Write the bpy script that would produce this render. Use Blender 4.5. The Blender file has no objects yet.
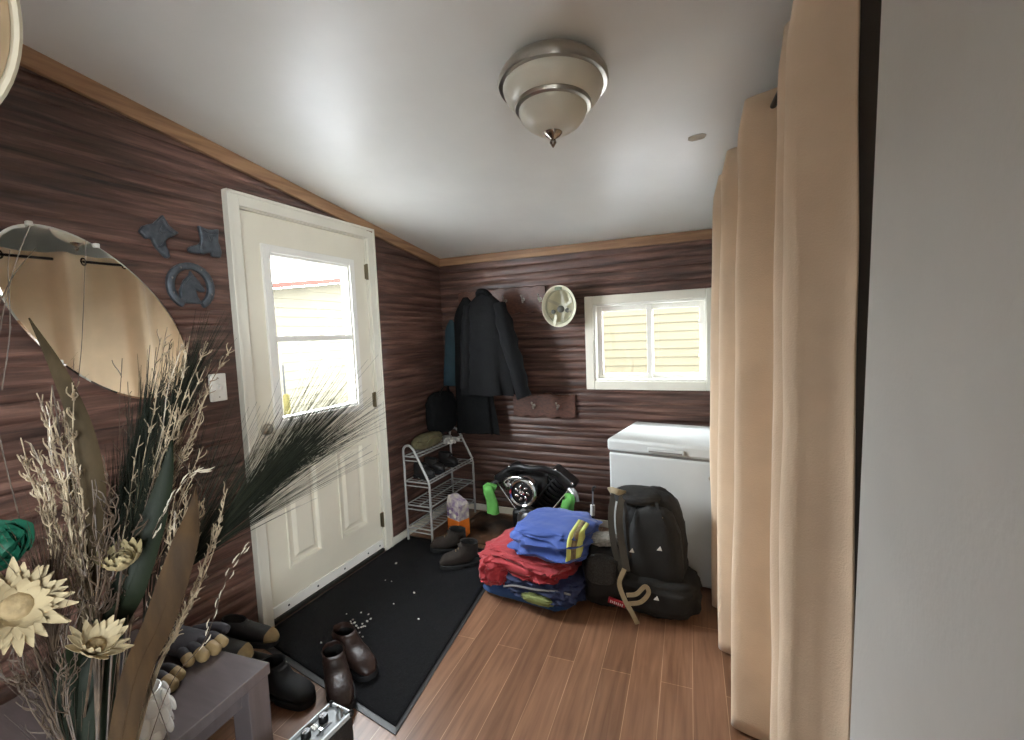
import bpy, math, random
from mathutils import Vector, Matrix, noise, Quaternion
V = Vector
S = bpy.context.scene
COL = S.collection
PI = math.pi
# ---------------------------------------------------------------- helpers
def lin(c):
    o = []
    for v in c[:3]:
        v = v / 255.0
        o.append(v / 12.92 if v <= 0.04045 else ((v + 0.055) / 1.055) ** 2.4)
    return (o[0], o[1], o[2], 1.0)

MATS = {}
def mat(name, rgb, rough=0.6, metal=0.0, var=0.0, vscale=8.0, bump=0.0, bscale=60.0, spec=0.5, stretch=(1, 1, 1), sheen=0.0, rgb2=None, coat=0.0, trans=0.0):
    """principled surface with procedural colour variation and bump"""
    if name in MATS:
        return MATS[name]
    m = bpy.data.materials.new(name); m.use_nodes = True
    nt = m.node_tree; b = nt.nodes['Principled BSDF']
    b.inputs['Roughness'].default_value = rough
    b.inputs['Metallic'].default_value = metal
    b.inputs['Specular IOR Level'].default_value = spec
    b.inputs['Sheen Weight'].default_value = sheen
    b.inputs['Coat Weight'].default_value = coat
    if trans: b.inputs['Transmission Weight'].default_value = trans
    tc = nt.nodes.new('ShaderNodeTexCoord'); mp = nt.nodes.new('ShaderNodeMapping')
    nt.links.new(tc.outputs['Object'], mp.inputs['Vector']); mp.inputs['Scale'].default_value = stretch
    c = lin(rgb); b.inputs['Base Color'].default_value = c
    n = nt.nodes.new('ShaderNodeTexNoise'); n.inputs['Scale'].default_value = vscale; n.inputs['Detail'].default_value = 5
    nt.links.new(mp.outputs['Vector'], n.inputs['Vector'])
    r = nt.nodes.new('ShaderNodeValToRGB')
    if rgb2 is not None: a_, z_ = c, lin(rgb2)
    else:
        a_ = tuple(x * (1 - var) for x in c[:3]) + (1,); z_ = tuple(min(1, x * (1 + var)) for x in c[:3]) + (1,)
    r.color_ramp.elements[0].position = 0.35; r.color_ramp.elements[1].position = 0.65
    r.color_ramp.elements[0].color = a_; r.color_ramp.elements[1].color = z_
    nt.links.new(n.outputs['Fac'], r.inputs['Fac']); nt.links.new(r.outputs['Color'], b.inputs['Base Color'])
    if bump:
        n2 = nt.nodes.new('ShaderNodeTexNoise'); n2.inputs['Scale'].default_value = bscale; n2.inputs['Detail'].default_value = 4
        nt.links.new(mp.outputs['Vector'], n2.inputs['Vector'])
        bp = nt.nodes.new('ShaderNodeBump'); bp.inputs['Strength'].default_value = bump; bp.inputs['Distance'].default_value = 0.01
        nt.links.new(n2.outputs['Fac'], bp.inputs['Height']); nt.links.new(bp.outputs['Normal'], b.inputs['Normal'])
    MATS[name] = m
    return m

def link_mesh(name, verts, faces, m, parent=None, smooth=True, angle=40, bevel=0.0, solid=0.0, subsurf=0):
    me = bpy.data.meshes.new(name)
    me.from_pydata([tuple(v) for v in verts], [], faces); me.validate(); me.update()
    if m: me.materials.append(m)
    # consistent normals
    import bmesh
    bm = bmesh.new(); bm.from_mesh(me); bmesh.ops.recalc_face_normals(bm, faces=bm.faces[:]); bm.to_mesh(me); bm.free()
    if smooth:
        me.polygons.foreach_set('use_smooth', [True] * len(me.polygons))
        me.set_sharp_from_angle(angle=math.radians(angle))
    o = bpy.data.objects.new(name, me); COL.objects.link(o)
    if solid:
        s = o.modifiers.new('thick', 'SOLIDIFY'); s.thickness = solid; s.offset = 0
    if bevel:
        b = o.modifiers.new('bevel', 'BEVEL'); b.width = bevel; b.segments = 2; b.limit_method = 'ANGLE'; b.angle_limit = math.radians(40)
    if subsurf:
        s = o.modifiers.new('sub', 'SUBSURF'); s.levels = subsurf; s.render_levels = subsurf
    if parent is not None:
        o.parent = parent
        o.matrix_parent_inverse = Matrix.Translation(-world_loc(parent))
    return o

def world_loc(o):
    return V(o['_w']) if '_w' in o else V((0, 0, 0))

def tag(o, label=None, cat=None, group=None, kind=None):
    if label: o['label'] = label
    if cat: o['category'] = cat
    if group: o['group'] = group
    if kind: o['kind'] = kind
    return o

ROOTS = []
def thing(name, label, cat, loc, group=None):
    o = bpy.data.objects.new(name, None); COL.objects.link(o)
    o.location = loc; o.empty_display_size = 0.05
    o['_w'] = tuple(loc); ROOTS.append(o)
    return tag(o, label, cat, group)

def frame(d, up=V((0, 0, 1))):
    d = d.normalized()
    if abs(d.dot(up)) > 0.98: up = V((1, 0, 0))
    s = d.cross(up).normalized(); u = s.cross(d).normalized()
    return s, u

def spline(pts, n):
    """Catmull-Rom through pts, n samples per span"""
    P = [V(p) for p in pts]
    if len(P) < 3:
        return [P[0].lerp(P[-1], i / n) for i in range(n + 1)]
    P = [P[0] * 2 - P[1]] + P + [P[-1] * 2 - P[-2]]
    out = []
    for i in range(1, len(P) - 2):
        a, b, c, d = P[i - 1], P[i], P[i + 1], P[i + 2]
        for k in range(n):
            t = k / n
            out.append(0.5 * ((2 * b) + (c - a) * t + (2 * a - 5 * b + 4 * c - d) * t * t + (3 * b - a - 3 * c + d) * t ** 3))
    out.append(P[-2].copy())
    return out

class MB:
    def __init__(self, T=None):
        self.v = []; self.f = []; self.T = T or Matrix.Identity(4)
    def add(self, vs, fs):
        k = len(self.v)
        self.v += [self.T @ V(p) for p in vs]
        self.f += [tuple(k + i for i in f) for f in fs]
        return self
    def box(self, c, s, R=None):
        c = V(c); x, y, z = s[0] / 2, s[1] / 2, s[2] / 2
        vs = [V((a * x, b * y, d * z)) for a in (-1, 1) for b in (-1, 1) for d in (-1, 1)]
        if R is not None: vs = [R @ p for p in vs]
        return self.add([c + p for p in vs], [(0, 1, 3, 2), (4, 6, 7, 5), (0, 4, 5, 1), (2, 3, 7, 6), (0, 2, 6, 4), (1, 5, 7, 3)])
    def span(self, a, b):
        return self.box([(a[i] + b[i]) / 2 for i in range(3)], [abs(b[i] - a[i]) for i in range(3)])
    def loft(self, rings, cap=(True, True), close=True):
        n = len(rings[0]); vs = [p for r in rings for p in r]; fs = []
        for i in range(len(rings) - 1):
            for j in range(n if close else n - 1):
                k = (j + 1) % n
                fs.append((i * n + j, i * n + k, (i + 1) * n + k, (i + 1) * n + j))
        if cap[0]: fs.append(tuple(reversed(range(n))))
        if cap[1]: fs.append(tuple((len(rings) - 1) * n + j for j in range(n)))
        return self.add(vs, fs)
    def tube(self, path, r, n=8, cap=True, flat=1.0):
        P = [V(p) for p in path]; m = len(P); rings = []
        up = V((0, 0, 1)); s = None
        for i in range(m):
            d = (P[min(i + 1, m - 1)] - P[max(i - 1, 0)])
            if d.length < 1e-9: d = V((0, 0, 1))
            d.normalize()
            if s is None: s, u = frame(d)
            else:
                s = (s - d * s.dot(d))
                if s.length < 1e-6: s, u = frame(d)
                s.normalize(); u = s.cross(d).normalized()
            rr = r(i / (m - 1)) if callable(r) else (r[i] if isinstance(r, (list, tuple)) else r)
            rings.append([P[i] + (s * math.cos(2 * PI * k / n) + u * (math.sin(2 * PI * k / n) * flat)) * rr for k in range(n)])
        return self.loft(rings, (cap, cap))
    def lathe(self, prof, o=(0, 0, 0), axis=(0, 0, 1), n=32, cap=(True, True)):
        o = V(o); a = V(axis).normalized(); s, u = frame(a)
        return self.loft([[o + a * h + (s * math.cos(2 * PI * k / n) + u * math.sin(2 * PI * k / n)) * max(r, 1e-4) for k in range(n)] for r, h in prof], cap)
    def grid(self, fn, nu, nv, close_u=False):
        vs = [fn(i / (nu - (0 if close_u else 1)), j / (nv - 1)) for j in range(nv) for i in range(nu)]
        fs = []
        for j in range(nv - 1):
            for i in range(nu if close_u else nu - 1):
                k = (i + 1) % nu
                fs.append((j * nu + i, j * nu + k, (j + 1) * nu + k, (j + 1) * nu + i))
        return self.add(vs, fs)
    def prism(self, pts, o, ex, ey, ez, depth):
        """2-D outline pts in plane ex,ey at o, extruded along ez"""
        o, ex, ey, ez = V(o), V(ex), V(ey), V(ez)
        a = [o + ex * p[0] + ey * p[1] for p in pts]; b = [p + ez * depth for p in a]
        return self.loft([a, b])
    def ball(self, c, r, nu=16, nv=10, R=None, fn=None):
        c = V(c)
        if not isinstance(r, (tuple, list, Vector)): r = (r, r, r)
        rings = []
        for j in range(nv + 1):
            th = PI * (j + (0.02 if j == 0 else (-0.02 if j == nv else 0))) / nv
            ring = []
            for i in range(nu):
                ph = 2 * PI * i / nu
                p = V((math.sin(th) * math.cos(ph), math.sin(th) * math.sin(ph), math.cos(th)))
                if fn: p = fn(p)
                p = V((p.x * r[0], p.y * r[1], p.z * r[2]))
                if R is not None: p = R @ p
                ring.append(c + p)
            rings.append(ring)
        return self.loft(rings)
    def build(self, name, m, parent=None, **k):
        return link_mesh(name, self.v, self.f, m, parent, **k)

def Rz(a): return Matrix.Rotation(a, 4, 'Z')
def TR(loc, rz=0.0): return Matrix.Translation(V(loc)) @ Rz(rz)
def fbm(p, o=4): return noise.fractal(V(p), 0.9, 2.0, o)
def superell(p, e):
    """push a unit-sphere point towards a rounded box (e small = boxier)"""
    f = lambda t: math.copysign(abs(t) ** e, t)
    return V((f(p.x), f(p.y), f(p.z)))

# ---------------------------------------------------------------- camera (solved from the door, window and trim lines)
F_PX, YAW, PITCH, ROLL = 454.586, 0.4258, 0.0775, -0.0404
EYE = V((0, 0, 1.4045))
fw = V((-math.sin(YAW) * math.cos(PITCH), math.cos(YAW) * math.cos(PITCH), -math.sin(PITCH)))
r0 = V((math.cos(YAW), math.sin(YAW), 0)); u0 = r0.cross(fw)
CR = r0 * math.cos(ROLL) + u0 * math.sin(ROLL); CU = -r0 * math.sin(ROLL) + u0 * math.cos(ROLL)
def at(px, py, d):
    """a measured point of the photograph at distance d into the room, as a world point"""
    return EYE + (fw + CR * ((px - 512) / F_PX) - CU * ((py - 370) / F_PX)) * d
cam = bpy.data.cameras.new('camera'); camo = bpy.data.objects.new('camera', cam); COL.objects.link(camo)
cam.sensor_fit = 'HORIZONTAL'; cam.sensor_width = 36.0; cam.lens = F_PX / 1024 * 36.0; cam.clip_start = 0.02
camo.matrix_world = Matrix(((CR.x, CU.x, -fw.x, EYE.x), (CR.y, CU.y, -fw.y, EYE.y), (CR.z, CU.z, -fw.z, EYE.z), (0, 0, 0, 1)))
S.camera = camo

XL, YF = -2.036, 3.15
XR, YB = 1.15, -2.3
def ceil_z(x, y): return 2.51 - 0.152 * y - 0.012 * (x + 2.036)

# ---------------------------------------------------------------- materials
def wood_wall():
    m = bpy.data.materials.new('stained_rough_panelling'); m.use_nodes = True
    nt = m.node_tree; b = nt.nodes['Principled BSDF']; L = nt.links.new; N = nt.nodes.new
    geo = N('ShaderNodeNewGeometry')
    mp = N('ShaderNodeMapping'); mp.inputs['Scale'].default_value = (2.2, 2.2, 34); L(geo.outputs['Position'], mp.inputs['Vector'])
    n1 = N('ShaderNodeTexNoise'); n1.inputs['Scale'].default_value = 1.0; n1.inputs['Detail'].default_value = 7; n1.inputs['Roughness'].default_value = 0.65
    n1.inputs['Distortion'].default_value = 0.4; L(mp.outputs['Vector'], n1.inputs['Vector'])
    r = N('ShaderNodeValToRGB'); e = r.color_ramp.elements
    e[0].position = 0.3; e[0].color = lin((44, 33, 30)); e[1].position = 0.72; e[1].color = lin((138, 106, 93))
    k = e.new(0.5); k.color = lin((90, 65, 56))
    L(n1.outputs['Fac'], r.inputs['Fac'])
    n2 = N('ShaderNodeTexNoise'); n2.inputs['Scale'].default_value = 1.3; n2.inputs['Detail'].default_value = 3; L(geo.outputs['Position'], n2.inputs['Vector'])
    mx = N('ShaderNodeMixRGB'); mx.blend_type = 'MULTIPLY'; mx.inputs['Fac'].default_value = 0.6
    r2 = N('ShaderNodeValToRGB'); r2.color_ramp.elements[0].position = 0.3; r2.color_ramp.elements[0].color = (0.5, 0.46, 0.46, 1); r2.color_ramp.elements[1].position = 0.7
    r2.color_ramp.elements[1].color = (1, 0.92, 0.9, 1)
    L(n2.outputs['Fac'], r2.inputs['Fac']); L(r.outputs['Color'], mx.inputs['Color1']); L(r2.outputs['Color'], mx.inputs['Color2'])
    L(mx.outputs['Color'], b.inputs['Base Color'])
    b.inputs['Roughness'].default_value = 0.42; b.inputs['Specular IOR Level'].default_value = 0.5
    bp = N('ShaderNodeBump'); bp.inputs['Strength'].default_value = 0.5; bp.inputs['Distance'].default_value = 0.006
    L(n1.outputs['Fac'], bp.inputs['Height']); L(bp.outputs['Normal'], b.inputs['Normal'])
    return m

def floor_mat():
    m = bpy.data.materials.new('worn_laminate_planks'); m.use_nodes = True
    nt = m.node_tree; b = nt.nodes['Principled BSDF']; L = nt.links.new; N = nt.nodes.new
    geo = N('ShaderNodeNewGeometry')
    mp = N('ShaderNodeMapping'); mp.inputs['Rotation'].default_value = (0, 0, math.radians(-93)); L(geo.outputs['Position'], mp.inputs['Vector'])
    br = N('ShaderNodeTexBrick'); br.inputs['Scale'].default_value = 1.0; br.inputs['Brick Width'].default_value = 1.1; br.inputs['Row Height'].default_value = 0.118
    br.inputs['Mortar Size'].default_value = 0.0016; br.inputs['Mortar Smooth'].default_value = 0.4; br.offset = 0.37; br.inputs['Bias'].default_value = 0.0
    br.inputs['Color1'].default_value = lin((140, 105, 82)); br.inputs['Color2'].default_value = lin((119, 87, 66)); br.inputs['Mortar'].default_value = lin((178, 146, 118))
    L(mp.outputs['Vector'], br.inputs['Vector'])
    mp2 = N('ShaderNodeMapping'); mp2.inputs['Scale'].default_value = (3, 46, 1); L(mp.outputs['Vector'], mp2.inputs['Vector'])
    n = N('ShaderNodeTexNoise'); n.inputs['Scale'].default_value = 1.0; n.inputs['Detail'].default_value = 6; n.inputs['Distortion'].default_value = 0.6; L(mp2.outputs['Vector'], n.inputs['Vector'])
    r = N('ShaderNodeValToRGB'); r.color_ramp.elements[0].position = 0.3; r.color_ramp.elements[0].color = (0.66, 0.6, 0.55, 1); r.color_ramp.elements[1].position = 0.7; r.color_ramp.elements[1].color = (1.12, 1.1, 1.08, 1)
    L(n.outputs['Fac'], r.inputs['Fac'])
    mx = N('ShaderNodeMixRGB'); mx.blend_type = 'MULTIPLY'; mx.inputs['Fac'].default_value = 1.0
    L(br.outputs['Color'], mx.inputs['Color1']); L(r.outputs['Color'], mx.inputs['Color2'])
    # pale scuffs
    mp3 = N('ShaderNodeMapping'); mp3.inputs['Scale'].default_value = (5, 30, 1); L(mp.outputs['Vector'], mp3.inputs['Vector'])
    n3 = N('ShaderNodeTexNoise'); n3.inputs['Scale'].default_value = 2.0; n3.inputs['Detail'].default_value = 8; n3.inputs['Roughness'].default_value = 0.8; L(mp3.outputs['Vector'], n3.inputs['Vector'])
    r3 = N('ShaderNodeValToRGB'); r3.color_ramp.elements[0].position = 0.66; r3.color_ramp.elements[1].position = 0.76
    r3.color_ramp.elements[0].color = (0, 0, 0, 1); r3.color_ramp.elements[1].color = (0.4, 0.4, 0.4, 1)
    L(n3.outputs['Fac'], r3.inputs['Fac'])
    mx2 = N('ShaderNodeMixRGB'); mx2.inputs['Color2'].default_value = lin((190, 165, 140)); L(r3.outputs['Color'], mx2.inputs['Fac']); L(mx.outputs['Color'], mx2.inputs['Color1'])
    L(mx2.outputs['Color'], b.inputs['Base Color'])
    b.inputs['Roughness'].default_value = 0.34
    bp = N('ShaderNodeBump'); bp.inputs['Strength'].default_value = 0.2; bp.inputs['Distance'].default_value = 0.002; L(n.outputs['Fac'], bp.inputs['Height']); L(bp.outputs['Normal'], b.inputs['Normal'])
    return m

def siding_mat(name, rgb, pitch=0.115):
    return mat(name, rgb, 0.9, var=0.05, vscale=2, bump=0.1, bscale=20, spec=0.0)

def glass_mat(name='window_glass', tint=(1, 1, 1, 1)):
    m = bpy.data.materials.new(name); m.use_nodes = True; nt = m.node_tree; nt.nodes.clear()
    o = nt.nodes.new('ShaderNodeOutputMaterial'); mx = nt.nodes.new('ShaderNodeMixShader'); t = nt.nodes.new('ShaderNodeBsdfTransparent'); g = nt.nodes.new('ShaderNodeBsdfGlossy')
    f = nt.nodes.new('ShaderNodeFresnel'); f.inputs['IOR'].default_value = 1.45
    t.inputs['Color'].default_value = tint; g.inputs['Roughness'].default_value = 0.02
    gm = nt.nodes.new('ShaderNodeNewGeometry'); ior = nt.nodes.new('ShaderNodeMix'); ior.data_type = 'FLOAT'; ior.inputs[2].default_value = 1.45; ior.inputs[3].default_value = 1 / 1.45
    nt.links.new(gm.outputs['Backfacing'], ior.inputs[0]); nt.links.new(ior.outputs[0], f.inputs['IOR'])
    nt.links.new(f.outputs['Fac'], mx.inputs['Fac']); nt.links.new(t.outputs['BSDF'], mx.inputs[1]); nt.links.new(g.outputs['BSDF'], mx.inputs[2]); nt.links.new(mx.outputs['Shader'], o.inputs['Surface'])
    return m

WALLW = wood_wall(); FLOORM = floor_mat(); GLASS = glass_mat()
CEILM = mat('semi_gloss_white_ceiling', (226, 226, 221), 0.36, var=0.03, vscale=3, bump=0.06, bscale=5, spec=0.5)
PINE = mat('clear_pine_trim', (162, 126, 92), 0.5, vscale=3, stretch=(1, 1, 14), rgb2=(128, 95, 68), bump=0.1, bscale=20)
WHITE = mat('white_paint', (226, 222, 208), 0.45, var=0.04, vscale=4, bump=0.05, bscale=40)
DOORW = mat('door_cream_white', (228, 222, 204), 0.42, var=0.04, vscale=2.5, bump=0.04, bscale=30)
VINYL = mat('white_vinyl', (236, 234, 226), 0.4, var=0.02)
GREYP = mat('grey_wall_paint', (196, 195, 190), 0.6, var=0.03, vscale=5, bump=0.08, bscale=90)
DARKR = mat('rubber_black', (22, 22, 23), 0.7, var=0.15, vscale=30)
NICKEL = mat('brushed_nickel', (178, 172, 162), 0.28, 1.0, var=0.05, vscale=20)
CHROME = mat('chrome', (220, 222, 224), 0.12, 1.0, var=0.03)
STEEL = mat('dull_cast_aluminium', (140, 140, 140), 0.4, 0.9, var=0.1, vscale=30, bump=0.1)
IRON = mat('dark_cast_iron', (78, 84, 90), 0.45, 0.5, var=0.2, vscale=40, bump=0.3, bscale=90)
BLACKP = mat('black_metal', (26, 25, 25), 0.35, 0.5, var=0.1)
FROST = mat('frosted_alabaster_glass', (226, 222, 206), 0.3, var=0.04, vscale=8, spec=0.6, trans=0.15)

# ================================================================ SETTING
def structure(o): o['kind'] = 'structure'; return o
# floor
structure(MB().span((XL - 0.15, YB - 0.15, -0.12), (XR + 0.15, YF + 0.15, 0.0)).build('floor', FLOORM, smooth=False))
# ceiling slab, lean-to slope
x0, x1, y0, y1 = XL - 0.15, XR + 0.15, YB - 0.15, YF + 0.15
cm = MB(); vs = []
for dz in (0, 0.12):
    for (x, y) in ((x0, y0), (x1, y0), (x1, y1), (x0, y1)): vs.append((x, y, ceil_z(x, y) + dz))
cm.add(vs, [(0, 1, 2, 3), (7, 6, 5, 4), (0, 4, 5, 1), (1, 5, 6, 2), (2, 6, 7, 3), (3, 7, 4, 0)])
CEIL = structure(cm.build('ceiling', CEILM, smooth=False))
# ceiling scar
sc = MB(); c = V((-0.071, 2.065, 0)); rng = random.Random(4)
ring = []
for k in range(18):
    a = 2 * PI * k / 18; rr = 0.032 * (1 + 0.12 * rng.uniform(-1, 1)); x = c.x + math.cos(a) * rr * 1.1; y = c.y + math.sin(a) * rr * 0.75; ring.append((x, y))
sc.loft([[V((x, y, ceil_z(x, y) - 0.0015)) for x, y in ring], [V((x, y, ceil_z(x, y) + 0.002)) for x, y in ring]])
so = sc.build('peeled_patch', mat('bare_plaster', (186, 180, 164), 0.9, var=0.1)); so.parent = CEIL

rng = random.Random(11)
edges = [-0.02]
while edges[-1] < 2.95: edges.append(edges[-1] + rng.choice([0.034, 0.04, 0.05, 0.06, 0.068]))
def groove(z, a):
    z = z + 0.007 * noise.noise(V((a * 1.1, z * 1.5, 3.3))) + 0.003 * noise.noise(V((a * 5.0, z * 9, 7.3)))
    lo = 0
    import bisect
    i = max(0, min(len(edges) - 2, bisect.bisect(edges, z) - 1))
    t = (z - edges[i]) / (edges[i + 1] - edges[i]); t = min(1, max(0, t))
    tt = abs(2 * t - 1)
    d = 0.010 * (1 - tt ** 4) + 0.004 * noise.noise(V((a * 3.0, i * 3.7, z * 25)))
    return d
def panelled(mb, axis, a0, a1, z0, z1, base, sgn):
    na = max(2, int((a1 - a0) / 0.05)); nz = max(3, int((z1 - z0) / 0.0075))
    def fn(u, v):
        a = a0 + (a1 - a0) * u; z = z0 + (z1 - z0) * v; d = groove(z, a + (9 if axis == 'y' else 0)) * sgn
        if axis == 'y' and z < 2.14: d *= min(1.0, max(0.0, min(abs(a - 1.402), abs(a - 2.376)) / 0.03 - 0.3))
        return V((base + d, a, z)) if axis == 'y' else V((a, base + d, z))
    mb.grid(fn, na, nz)
ZT = 2.62
# left wall with door opening
DY0, DY1, DZ = 1.452, 2.322, 2.06
wl = MB()
panelled(wl, 'y', YB, DY0, 0, ceil_z(XL, YB) + .02, XL - 0.012, 1); panelled(wl, 'y', DY1, YF + .02, 0, ceil_z(XL, DY1) + .02, XL - 0.012, 1); panelled(wl, 'y', DY0, DY1, DZ, ceil_z(XL, DY0) + .02, XL - 0.012, 1)
for a, b, za, zb in ((YB - .15, DY0, 0, 2.95), (DY1, YF + .15, 0, 2.3), (DY0, DY1, DZ, 2.42)):
    wl.span((XL - 0.15, a, za), (XL - 0.02, b, zb))
structure(wl.build('wall_left', WALLW))
# far wall with window opening
WX0, WX1, WZ0, WZ1 = -0.795, -0.045, 1.045, 1.60
wf = MB()
for a, b, za, zb in ((XL, WX0, 0, 2.06), (WX1, XR, 0, 2.06), (WX0, WX1, 0, WZ0), (WX0, WX1, WZ1, 2.06)):
    panelled(wf, 'x', a, b, za, zb, YF + 0.012, -1)
    wf.span((a - (0.15 if a == XL else 0), YF + 0.02, za), (b, YF + 0.15, zb))
structure(wf.build('wall_far', WALLW))
# right and back walls, grey painted
SY0, SY1, SZ0, SZ1 = -2.05, -0.9, 1.0, 2.0
wr_ = MB()
for a, b, za, zb in ((YB, SY0, 0, 2.95), (SY1, YF + .15, 0, 2.95), (SY0, SY1, 0, SZ0), (SY0, SY1, SZ1, 2.95)):
    wr_.span((XR, a, za), (XR + 0.12, b, zb))
structure(wr_.build('wall_right', GREYP, smooth=False))
structure(MB().span((XL - .15, YB - 0.15, 0), (XR + .12, YB, 2.95)).build('wall_back', GREYP, smooth=False))
structure(MB().span((0.31, 0.78, 0), (XR, 0.85, 2.75)).build('wall_light_blocker', GREYP, smooth=False))  # unseen wall added to keep the side fill off the curtain
structure(MB().span((0.246, 1.12, 0), (XR, 1.19, 2.6)).build('wall_closet', mat('closet_shade_brown', (84, 74, 66), 0.7, var=0.05), smooth=False))  # closes the gap by the curtain; dark colour stands in for closet shade
# near partition on the camera's right, its end leaning a touch
wp = MB(); yw = lambda z: 0.932 - 0.077 * z
vs = []
for x in (0.2, 0.31):
    for (y, z) in ((0.12, 0), (yw(0), 0), (yw(2.9), 2.9), (0.12, 2.9)): vs.append((x, y, z))
wp.add(vs, [(0, 1, 2, 3), (7, 6, 5, 4), (0, 4, 5, 1), (1, 5, 6, 2), (2, 6, 7, 3), (3, 7, 4, 0)])
structure(wp.build('wall_near', GREYP, smooth=False, bevel=0.004))
# a few nicks on the near wall paint are in its bump
# pine trim along the ceiling
def trim(name, a, b, h, t, nrm):
    a, b, n = V(a), V(b), V(nrm); m = MB()
    d = V((0, 0, -h))
    m.loft([[a, a + n * t, a + n * t * 0.9 + d, a + d], [b, b + n * t, b + n * t * 0.9 + d, b + d]])
    return structure(m.build(name, PINE, smooth=False, bevel=0.003))
trim('trim_1', (XL, YB, ceil_z(XL, YB)), (XL, YF, ceil_z(XL, YF)), 0.066, 0.022, (1, 0, 0))
trim('trim_2', (XL, YF, ceil_z(XL, YF)), (XR, YF, ceil_z(XR, YF)), 0.06, 0.022, (0, -1, 0))
# baseboards
bb = MB(); bb.span((XL, DY1 + .065, 0), (XL + 0.015, YF, 0.05)); bb.span((XL, YB, 0), (XL + 0.015, DY0 - .065, 0.05))
structure(bb.build('baseboard_left', WHITE, smooth=False, bevel=0.003))
structure(MB().span((XL, YF - 0.015, 0), (XR, YF, 0.05)).build('baseboard_far', WHITE, smooth=False, bevel=0.003))

# ---------------- door
DR = thing('door_1', 'white half-glass entrance door with two raised lower panels', 'door', (XL, 1.885, 0)); DR['kind'] = 'structure'
cs = MB(); xs = XL + 0.02
for (ya, yb, za, zb) in ((1.402, 1.462, 0, 2.112), (2.312, 2.376, 0, 2.112), (1.462, 2.312, 2.052, 2.112)):
    cs.span((XL - .02, ya, za), (xs, yb, zb))
for (ya, yb, za, zb) in ((1.402, 1.418, 0, 2.116), (2.36, 2.376, 0, 2.116), (1.402, 2.376, 2.100, 2.116)):
    cs.span((XL - .02, ya, za), (xs + 0.005, yb, zb))
cs.build('casing', WHITE, DR, smooth=False, bevel=0.003)
jm = MB()
jm.span((XL - 0.14, 1.452, 0), (XL + 0.004, 1.466, 2.06)); jm.span((XL - 0.14, 2.302, 0), (XL + 0.004, 2.322, 2.06)); jm.span((XL - 0.14, 1.452, 2.046), (XL + 0.004, 2.322, 2.06))
jm.build('jamb', WHITE, DR, smooth=False)
# slab with a true hole for the light and recessed moulded panels
X1, X0 = XL - 0.004, XL - 0.048
sy0, sy1, sz0, sz1 = 1.468, 2.300, 0.03, 2.042
gy0, gy1, gz0, gz1 = 1.605, 2.155, 1.015, 1.868
sb = MB()
pan = [(1.602, 1.806, 0.245, 0.735), (1.962, 2.166, 0.245, 0.765)]
pan = [(1.602, 1.800, 0.245, 0.76), (1.964, 2.164, 0.245, 0.76)]
ys = sorted({sy0, sy1, gy0, gy1, pan[0][0], pan[0][1], pan[1][0], pan[1][1]}); zs = sorted({sz0, sz1, gz0, gz1, 0.245, 0.76})
for i in range(len(ys) - 1):
    for j in range(len(zs) - 1):
        cy, cz = (ys[i] + ys[i + 1]) / 2, (zs[j] + zs[j + 1]) / 2
        if gy0 < cy < gy1 and gz0 < cz < gz1: continue
        if any(p[0] < cy < p[1] and p[2] < cz < p[3] for p in pan):
            sb.span((X0, ys[i], zs[j]), (X1 - 0.014, ys[i + 1], zs[j + 1])); continue
        sb.span((X0, ys[i], zs[j]), (X1, ys[i + 1], zs[j + 1]))
SLAB = sb.build('slab', DOORW, DR, smooth=False)
for p in pan:
    m = MB()
    ring = lambda ins, x: [V((x, p[0] + ins, p[2] + ins)), V((x, p[1] - ins, p[2] + ins)), V((x, p[1] - ins, p[3] - ins)), V((x, p[0] + ins, p[3] - ins))]
    m.loft([ring(-0.012, X1 - 0.001), ring(-0.010, X1 + 0.007), ring(0.004, X1 + 0.005), ring(0.014, X1 - 0.010), ring(0.03, X1 - 0.010), ring(0.05, X1 + 0.002)], (False, True))
    pp = m.build('raised_panel', DOORW, DR, smooth=False)
# light frame
lf = MB()
def picture(m, ya, yb, za, zb, w, xa, xb):
    m.span((xa, ya, za), (xb, ya + w, zb)); m.span((xa, yb - w, za), (xb, yb, zb)); m.span((xa, ya + w, za), (xb, yb - w, za + w)); m.span((xa, ya + w, zb - w), (xb, yb - w, zb))
picture(lf, 1.568, 2.188, 0.975, 1.900, 0.038, XL - 0.05, XL + 0.012)
picture(lf, 1.606, 2.150, 1.013, 1.862, 0.014, XL - 0.05, XL + 0.002)
lf.span((XL - 0.05, 1.606, 1.415), (XL + 0.004, 2.150, 1.445))
lf.build('light_frame', VINYL, DR, smooth=False, bevel=0.002)
for za, zb in ((1.02, 1.42), (1.44, 1.86)):
    MB().span((XL - 0.031, 1.612, za), (XL - 0.027, 2.145, zb)).build('pane', GLASS, DR, smooth=False)
# hardware
kb = MB(); kb.lathe([(0.034, 0), (0.034, 0.006), (0.014, 0.012), (0.012, 0.035), (0.024, 0.045), (0.029, 0.058), (0.024, 0.07), (0.006, 0.075)], (X1, 1.526, 0.845), (1, 0, 0), 24)
tag(kb.build('knob', NICKEL, DR), 'round nickel knob')
db = MB(); db.lathe([(0.03, 0), (0.03, 0.012), (0.022, 0.018), (0.004, 0.019)], (X1, 1.522, 0.985), (1, 0, 0), 20); db.box((X1 + 0.024, 1.522, 0.985), (0.02, 0.008, 0.034))
db.build('deadbolt', NICKEL, DR)
for z in (1.84, 1.02, 0.215):
    h = MB(); h.tube([(X1 + 0.008, 2.306, z - 0.05), (X1 + 0.008, 2.306, z + 0.05)], 0.008, 8); h.span((X1, 2.29, z - .045), (X1 + 0.004, 2.32, z + .045))
    h.build('hinge', mat('worn_brass', (120, 108, 84), 0.4, 0.8, var=0.1), DR)
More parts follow.
